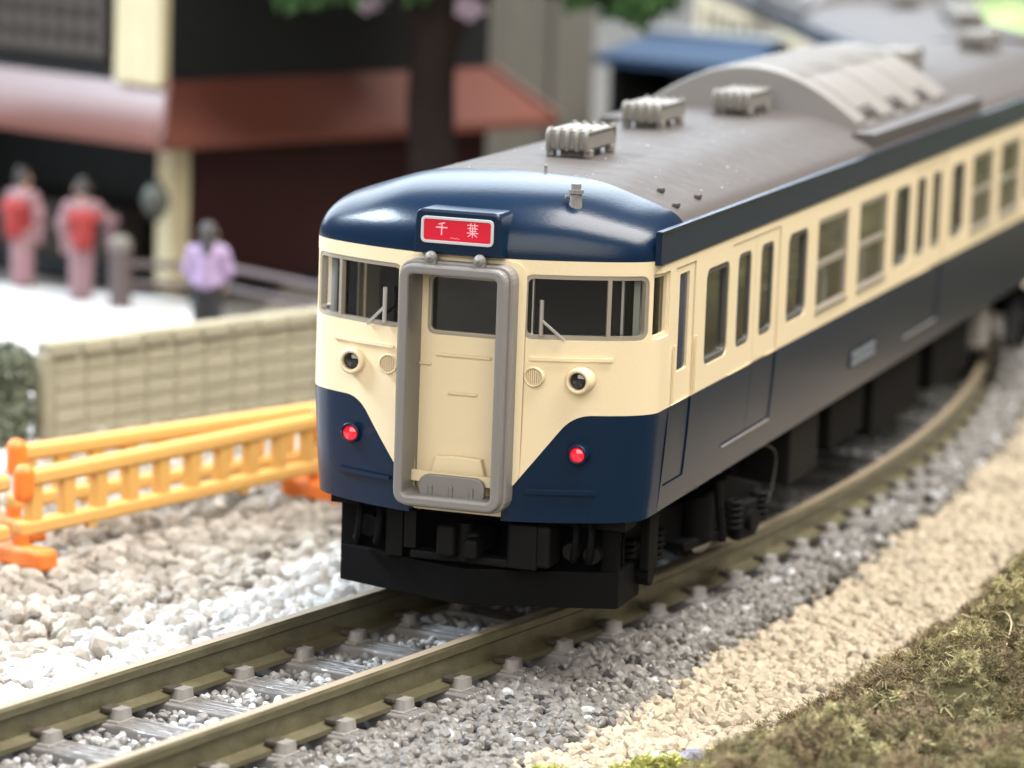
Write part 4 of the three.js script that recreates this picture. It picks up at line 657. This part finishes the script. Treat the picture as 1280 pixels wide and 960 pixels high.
// person facing local +z, 1.6 m tall
function person(label, at, turn, kind, opt = {}) {
  const p = thing('person', label, 'person', at, turn), kim = kind === 'kimono';
  const aR = opt.reach ? [[-0.19, 1.26, 0], [-0.34, 1.06, 0.08], [-0.44, 1.02, 0.24]] : [[-0.19, 1.26, 0], [-0.25, 1.02, 0.03], [-0.19, 0.84, 0.15]], aL = [[0.19, 1.26, 0], [0.25, 1.02, 0.03], [0.19, 0.84, 0.15]];
  const arms = (r0, r1, r2) => [aL, aR].flatMap(([s, e, w]) => [[s, e, r0, r1], [e, w, r1, r2]]);
  part('body', blob([[[0, 1.47, 0.01], [0, 1.51, 0], 0.094, 0.098], [[0, 1.42, 0.03], [0, 1.43, 0.04], 0.06, 0.06], [[0, 1.40, 0], [0, 1.28, -0.01], 0.048, 0.055], [[0, 1.47, 0.105], [0, 1.455, 0.112], 0.014, 0.018], [[-0.098, 1.475, 0], [-0.1, 1.5, 0], 0.018, 0.02], [[0.098, 1.475, 0], [0.1, 1.5, 0], 0.018, 0.02],
    [[-0.12, 1.22, 0], [0.12, 1.22, 0], 0.085, 0.085], [[0, 1.2, 0], [0, 0.95, 0], 0.125, 0.115], [[-0.07, 0.88, 0], [0.07, 0.88, 0], 0.115, 0.115], ...arms(0.05, 0.04, 0.028),
    [[-0.085, 0.84, 0], [-0.085, 0.45, 0.01], 0.085, 0.055], [[-0.085, 0.45, 0.01], [-0.085, 0.07, -0.01], 0.052, 0.036], [[0.085, 0.84, 0], [0.085, 0.45, 0.01], 0.085, 0.055], [[0.085, 0.45, 0.01], [0.085, 0.07, -0.01], 0.052, 0.036],
    [[-0.09, 0.035, -0.02], [-0.1, 0.03, 0.12], 0.035, 0.03], [[0.09, 0.035, -0.02], [0.1, 0.03, 0.12], 0.035, 0.03]], 64, 0.03, [-0.55, -0.02, -0.4], [0.55, 1.65, 0.4]), skinM, p);
  part('face', face().translate(0, 1.49, 0), hairM, p);
  for (const [a, s] of [[aL, 1], [aR, -1]]) part('hand', hand(0, 0, 0, s), skinM, p, [a[2][0], a[2][1] - 0.03, a[2][2] + 0.01], [-0.5, 0, 0]);
  if (kim) {
    part('hair', blob([[[0, 1.53, -0.02], [0, 1.50, -0.03], 0.105, 0.108], [[0, 1.60, -0.07], [0, 1.61, -0.08], 0.055, 0.05]], 28, 0.03, [-0.2, 1.35, -0.25], [0.2, 1.75, 0.2]), hairM, p);
    part('kimono', blob([[[-0.13, 1.24, 0], [0.13, 1.24, 0], 0.10, 0.10], [[0, 1.2, 0], [0, 0.95, 0], 0.155, 0.155], [[0, 0.95, 0], [0, 0.12, 0.01], 0.17, 0.155], ...arms(0.075, 0.085, 0.09), ...[aL, aR].map(([, e, w]) => [[(e[0] + w[0]) / 2, e[1] - 0.02, (e[2] + w[2]) / 2], [(e[0] + w[0]) / 2, e[1] - 0.38, (e[2] + w[2]) / 2], 0.055, 0.05])], 56, 0.05, [-0.62, -0.02, -0.4], [0.62, 1.45, 0.5]), cloth(opt.tone ?? [0.60, 0.30, 0.33]), p);
    const obi = part('obi', blob([[[0, 1.10, 0], [0, 0.88, 0], 0.185, 0.185]], 30, 0.02, [-0.3, 0.7, -0.3], [0.3, 1.3, 0.3]), cloth([0.24, 0.02, 0.019]), p);
    part('bow', blob([[[0, 1.12, -0.2], [0, 0.84, -0.2], 0.12, 0.13], [[-0.14, 1.12, -0.19], [0.14, 1.12, -0.19], 0.09, 0.09], [[-0.05, 0.98, -0.2], [-0.07, 0.72, -0.19], 0.07, 0.06], [[0.05, 0.98, -0.2], [0.07, 0.72, -0.19], 0.07, 0.06]], 32, 0.03, [-0.32, 0.55, -0.45], [0.32, 1.3, 0.1]), cloth([0.24, 0.02, 0.019]), obi);
    for (const s of [-1, 1]) part('sandal', rbox(0.085, 0.05, 0.22, 0.015, s * 0.09, 0.02, 0.04), hairM, p);
  } else {
    part('hair', blob([[[0, 1.53, -0.02], [0, 1.47, -0.03], 0.108, 0.11], [[0, 1.46, -0.06], [0, 1.26, -0.10], 0.09, 0.075]], 32, 0.03, [-0.25, 1.1, -0.3], [0.25, 1.75, 0.2]), hairM, p);
    part('shirt', blob([[[-0.14, 1.24, 0], [0.14, 1.24, 0], 0.10, 0.10], [[0, 1.2, 0], [0, 0.93, 0], 0.165, 0.165], [[-0.06, 0.86, 0], [0.06, 0.86, 0], 0.15, 0.15], ...[aL, aR].flatMap(([s, e, w]) => [[s, e, 0.08, 0.075], [e, [(e[0] + w[0]) / 2, (e[1] + w[1]) / 2, (e[2] + w[2]) / 2], 0.07, 0.065]])], 48, 0.04, [-0.55, 0.6, -0.4], [0.55, 1.45, 0.4]), cloth([0.31, 0.23, 0.38]), p);
    part('trousers', blob([[[-0.07, 0.84, 0], [0.07, 0.84, 0], 0.145, 0.145], [[-0.09, 0.8, 0], [-0.09, 0.1, 0], 0.115, 0.075], [[0.09, 0.8, 0], [0.09, 0.1, 0], 0.115, 0.075]], 44, 0.03, [-0.35, -0.02, -0.35], [0.35, 1.05, 0.35]), cloth([0.02, 0.02, 0.024]), p);
    for (const s of [-1, 1]) part('shoe', rbox(0.10, 0.08, 0.25, 0.03, s * 0.09, 0.035, 0.04), hairM, p);
  }
  return p;
}
person('person in a pink kimono with a red sash, seen from behind at the left edge', [-12.62, -0.31, -17.25], Math.PI - 0.2, 'kimono', { tone: [0.24, 0.135, 0.15] });
person('person in pink kimono and red sash reaching out one arm, nearer the house corner', [-11.42, -0.31, -16.6], Math.PI + 0.55, 'kimono', { reach: true, tone: [0.22, 0.13, 0.145] });
person('person with long black hair, lavender top and dark trousers behind the block wall', [-8.42, -0.40, -13.95], Math.PI + 0.25, 'casual');
// ---------------------------------------------------------------- plants
function crownGeo(clumps, perClump, size, geo, s) {
  seed = s; const list = [], o = new THREE.Object3D();
  for (const [x, y, z, r] of clumps) for (let i = 0; i < perClump; i++) { const d = V(rr(-1, 1), rr(-1, 1), rr(-1, 1)).normalize().multiplyScalar(r * Math.cbrt(rr(0.25, 1))); o.position.set(x + d.x, y + d.y * 0.8, z + d.z); o.rotation.set(rr(0, 6), rr(0, 6), rr(0, 6)); o.scale.setScalar(size * rr(0.7, 1.3)); o.updateMatrix(); list.push(geo.clone().applyMatrix4(o.matrix)); }
  return mergeGeometries(list);
}
{
  const t = thing('broad_tree', 'tree with a thick dark brown trunk and green leaves in front of the house', 'tree', [-7.55, -0.40, -19.6]);
  const bark = phys({ specularIntensity: 0.3, color: lin(0.022, 0.015, 0.0135), roughness: 0.85, bumpMap: woodGrain, bumpScale: 0.05 });
  const limb = (pts, r0, r1, n = 14) => { const c = new THREE.CatmullRomCurve3(pts.map((p) => V(...p))), g = new THREE.TubeGeometry(c, n, 1, 10), p = g.attributes.position; for (let i = 0; i <= n; i++) { const q = c.getPointAt(i / n), r = r0 + (r1 - r0) * i / n; for (let k = 0; k <= 10; k++) { const j = i * 11 + k, v = V(p.getX(j), p.getY(j), p.getZ(j)).sub(q).multiplyScalar(r * (1 + 0.12 * noise.noise(k * 1.1, i * 0.6, r0 * 9))).add(q); p.setXYZ(j, v.x, v.y, v.z); } } g.computeVertexNormals(); return clean(g); };
  part('trunk', merge([limb([[0, -0.1, 0], [0.03, 1.4, 0], [-0.05, 2.8, 0.05], [0, 4.0, 0], [0.1, 5.6, 0]], 0.36, 0.30, 20), limb([[0, 3.3, 0], [0.4, 4.1, -0.1], [1.2, 4.8, -0.3], [2.0, 5.3, -0.6]], 0.2, 0.06), limb([[0, 3.5, 0], [-0.4, 4.2, 0.2], [-1.2, 4.9, 0.3], [-1.8, 5.4, 0.4]], 0.19, 0.06), limb([[0, 3.8, 0], [0.3, 4.6, 0.6], [0.6, 5.6, 1.1]], 0.14, 0.05), limb([[0, 3.6, 0], [-0.2, 4.6, -0.6], [-0.5, 5.6, -1.2]], 0.14, 0.05)]), bark, t);
  const leaf = tuft(16, 1, 0.22, 303), cl = []; seed = 404;
  for (let i = 0; i < 26; i++) { const a = rr(0, 6.3), q = rr(0.4, 2.4); cl.push([q * Math.cos(a), rr(4.9, 7.0), q * Math.sin(a), rr(0.6, 0.95)]); }
  part('crown', crownGeo([[2.1, 4.65, -0.7, 0.5], [2.7, 4.6, -0.9, 0.5], [1.7, 4.75, -0.4, 0.5], [2.45, 4.35, -0.8, 0.3], [-1.75, 4.42, 0.55, 0.38], [-1.3, 4.6, 0.4, 0.5], ...cl], 85, 0.3, leaf, 505), std({ color: lin(0.045, 0.115, 0.03), roughness: 0.7, side: THREE.DoubleSide }), t);
  part('blossom', crownGeo([[0.48, 4.08, 0.1, 0.13], [-0.9, 4.12, 0.3, 0.12]], 26, 0.13, leaf, 606), std({ color: lin(0.62, 0.50, 0.60), roughness: 0.8, side: THREE.DoubleSide }), t);
}
{
  const b = thing('grey_green_bush', 'grey green fibrous bush at the left edge beside the block wall', 'bush', [-7.80, -0.42, -6.95]);
  part('foliage', crownGeo([[0, 0.35, 0, 0.4], [-0.3, 0.55, 0.1, 0.42], [0.0, 0.78, -0.25, 0.3], [-0.55, 0.3, 0.3, 0.4], [-0.5, 0.85, 0, 0.35], [0.12, 0.12, 0.2, 0.25]], 170, 0.15, tuftB, 707), std({ color: lin(0.135, 0.15, 0.105), roughness: 0.9, side: THREE.DoubleSide }), b);
  part('stem', merge([rod([0, 0, 0], [-0.2, 0.6, 0], 0.05), rod([0, 0, 0], [0.1, 0.6, -0.1], 0.04)]), std({ color: lin(0.05, 0.04, 0.03), roughness: 0.9 }), b);
}
seed = 88;
// ---------------------------------------------------------------- buildings behind
{
  const m = std({ color: lin(0.145, 0.14, 0.122), roughness: 0.75, map: mottled([0.85, 0.85, 0.85], [1, 1, 1], 8), bumpMap: plasticBump, bumpScale: 0.02 }), m2 = std({ color: lin(0.12, 0.115, 0.10), roughness: 0.75 });
  const a = V(-9.72, 0, -28.1), d = V(0.97, 0, -0.70), L = d.length(); d.normalize();
  const g = thing('grey_concrete_building', 'narrow blank grey concrete building behind the right end of the timber house', 'building', [a.x, -0.5, a.z], Math.atan2(-d.z, d.x));
  part('wall', box(L, 7.2, 2.6, L / 2, 3.6, -1.3), m, g); part('side_wall', box(0.75, 6.6, 1.9, L + 0.35, 3.3, -1.35), m2, g); part('pilaster', box(0.10, 7.2, 0.08, L - 0.1, 3.6, 0.03), m2, g); part('parapet', box(L + 0.16, 0.3, 2.76, L / 2, 7.3, -1.3), m2, g);
}
{
  const E0 = V(-7.95, 2.5, -28.1), E1 = V(-5.1, 2.5, -27.1), d = E1.clone().sub(E0), L = d.length();
  const s = thing('blue_roofed_shed', 'low dark shed with a deep blue roof beside the second train car', 'shed', [E0.x, -0.5, E0.z], Math.atan2(-d.z, d.x));
  const bl = std({ color: lin(0.004, 0.026, 0.068), roughness: 0.7, bumpMap: plasticBump, bumpScale: 0.01 }), dk = hmat.dimBlack, e = 3.0, t = 3.33;
  part('roof', slab([0, e, 0], [L, e, 0], [L - 0.35, t, -1.3], [0.2, t, -1.3], 0.14), bl, s); part('roof', slab([L, e, -2.6], [0, e, -2.6], [0.2, t, -1.3], [L - 0.35, t, -1.3], 0.14), bl, s);
  part('ridge_cap', rod([0.15, t + 0.03, -1.3], [L - 0.3, t + 0.03, -1.3], 0.07), std({ color: lin(0.2, 0.22, 0.23), roughness: 0.5 }), s);
  part('rear_wall', box(L - 0.4, e - 0.05, 0.12, L / 2, e / 2, -2.3), dk, s); for (const x of [0.25, L - 0.25]) part('side_wall', box(0.12, e - 0.05, 2.0, x, e / 2, -1.3), dk, s);
  for (const x of [0.25, L / 2, L - 0.25]) part('post', box(0.14, e - 0.05, 0.14, x, e / 2, -0.25), dk, s); part('front_panel', box(L - 0.5, 2.4, 0.08, L / 2, 1.2, -0.6), dk, s);  // dark panel stands in for the shade inside the open front
}
renderer.render(scene, camera);
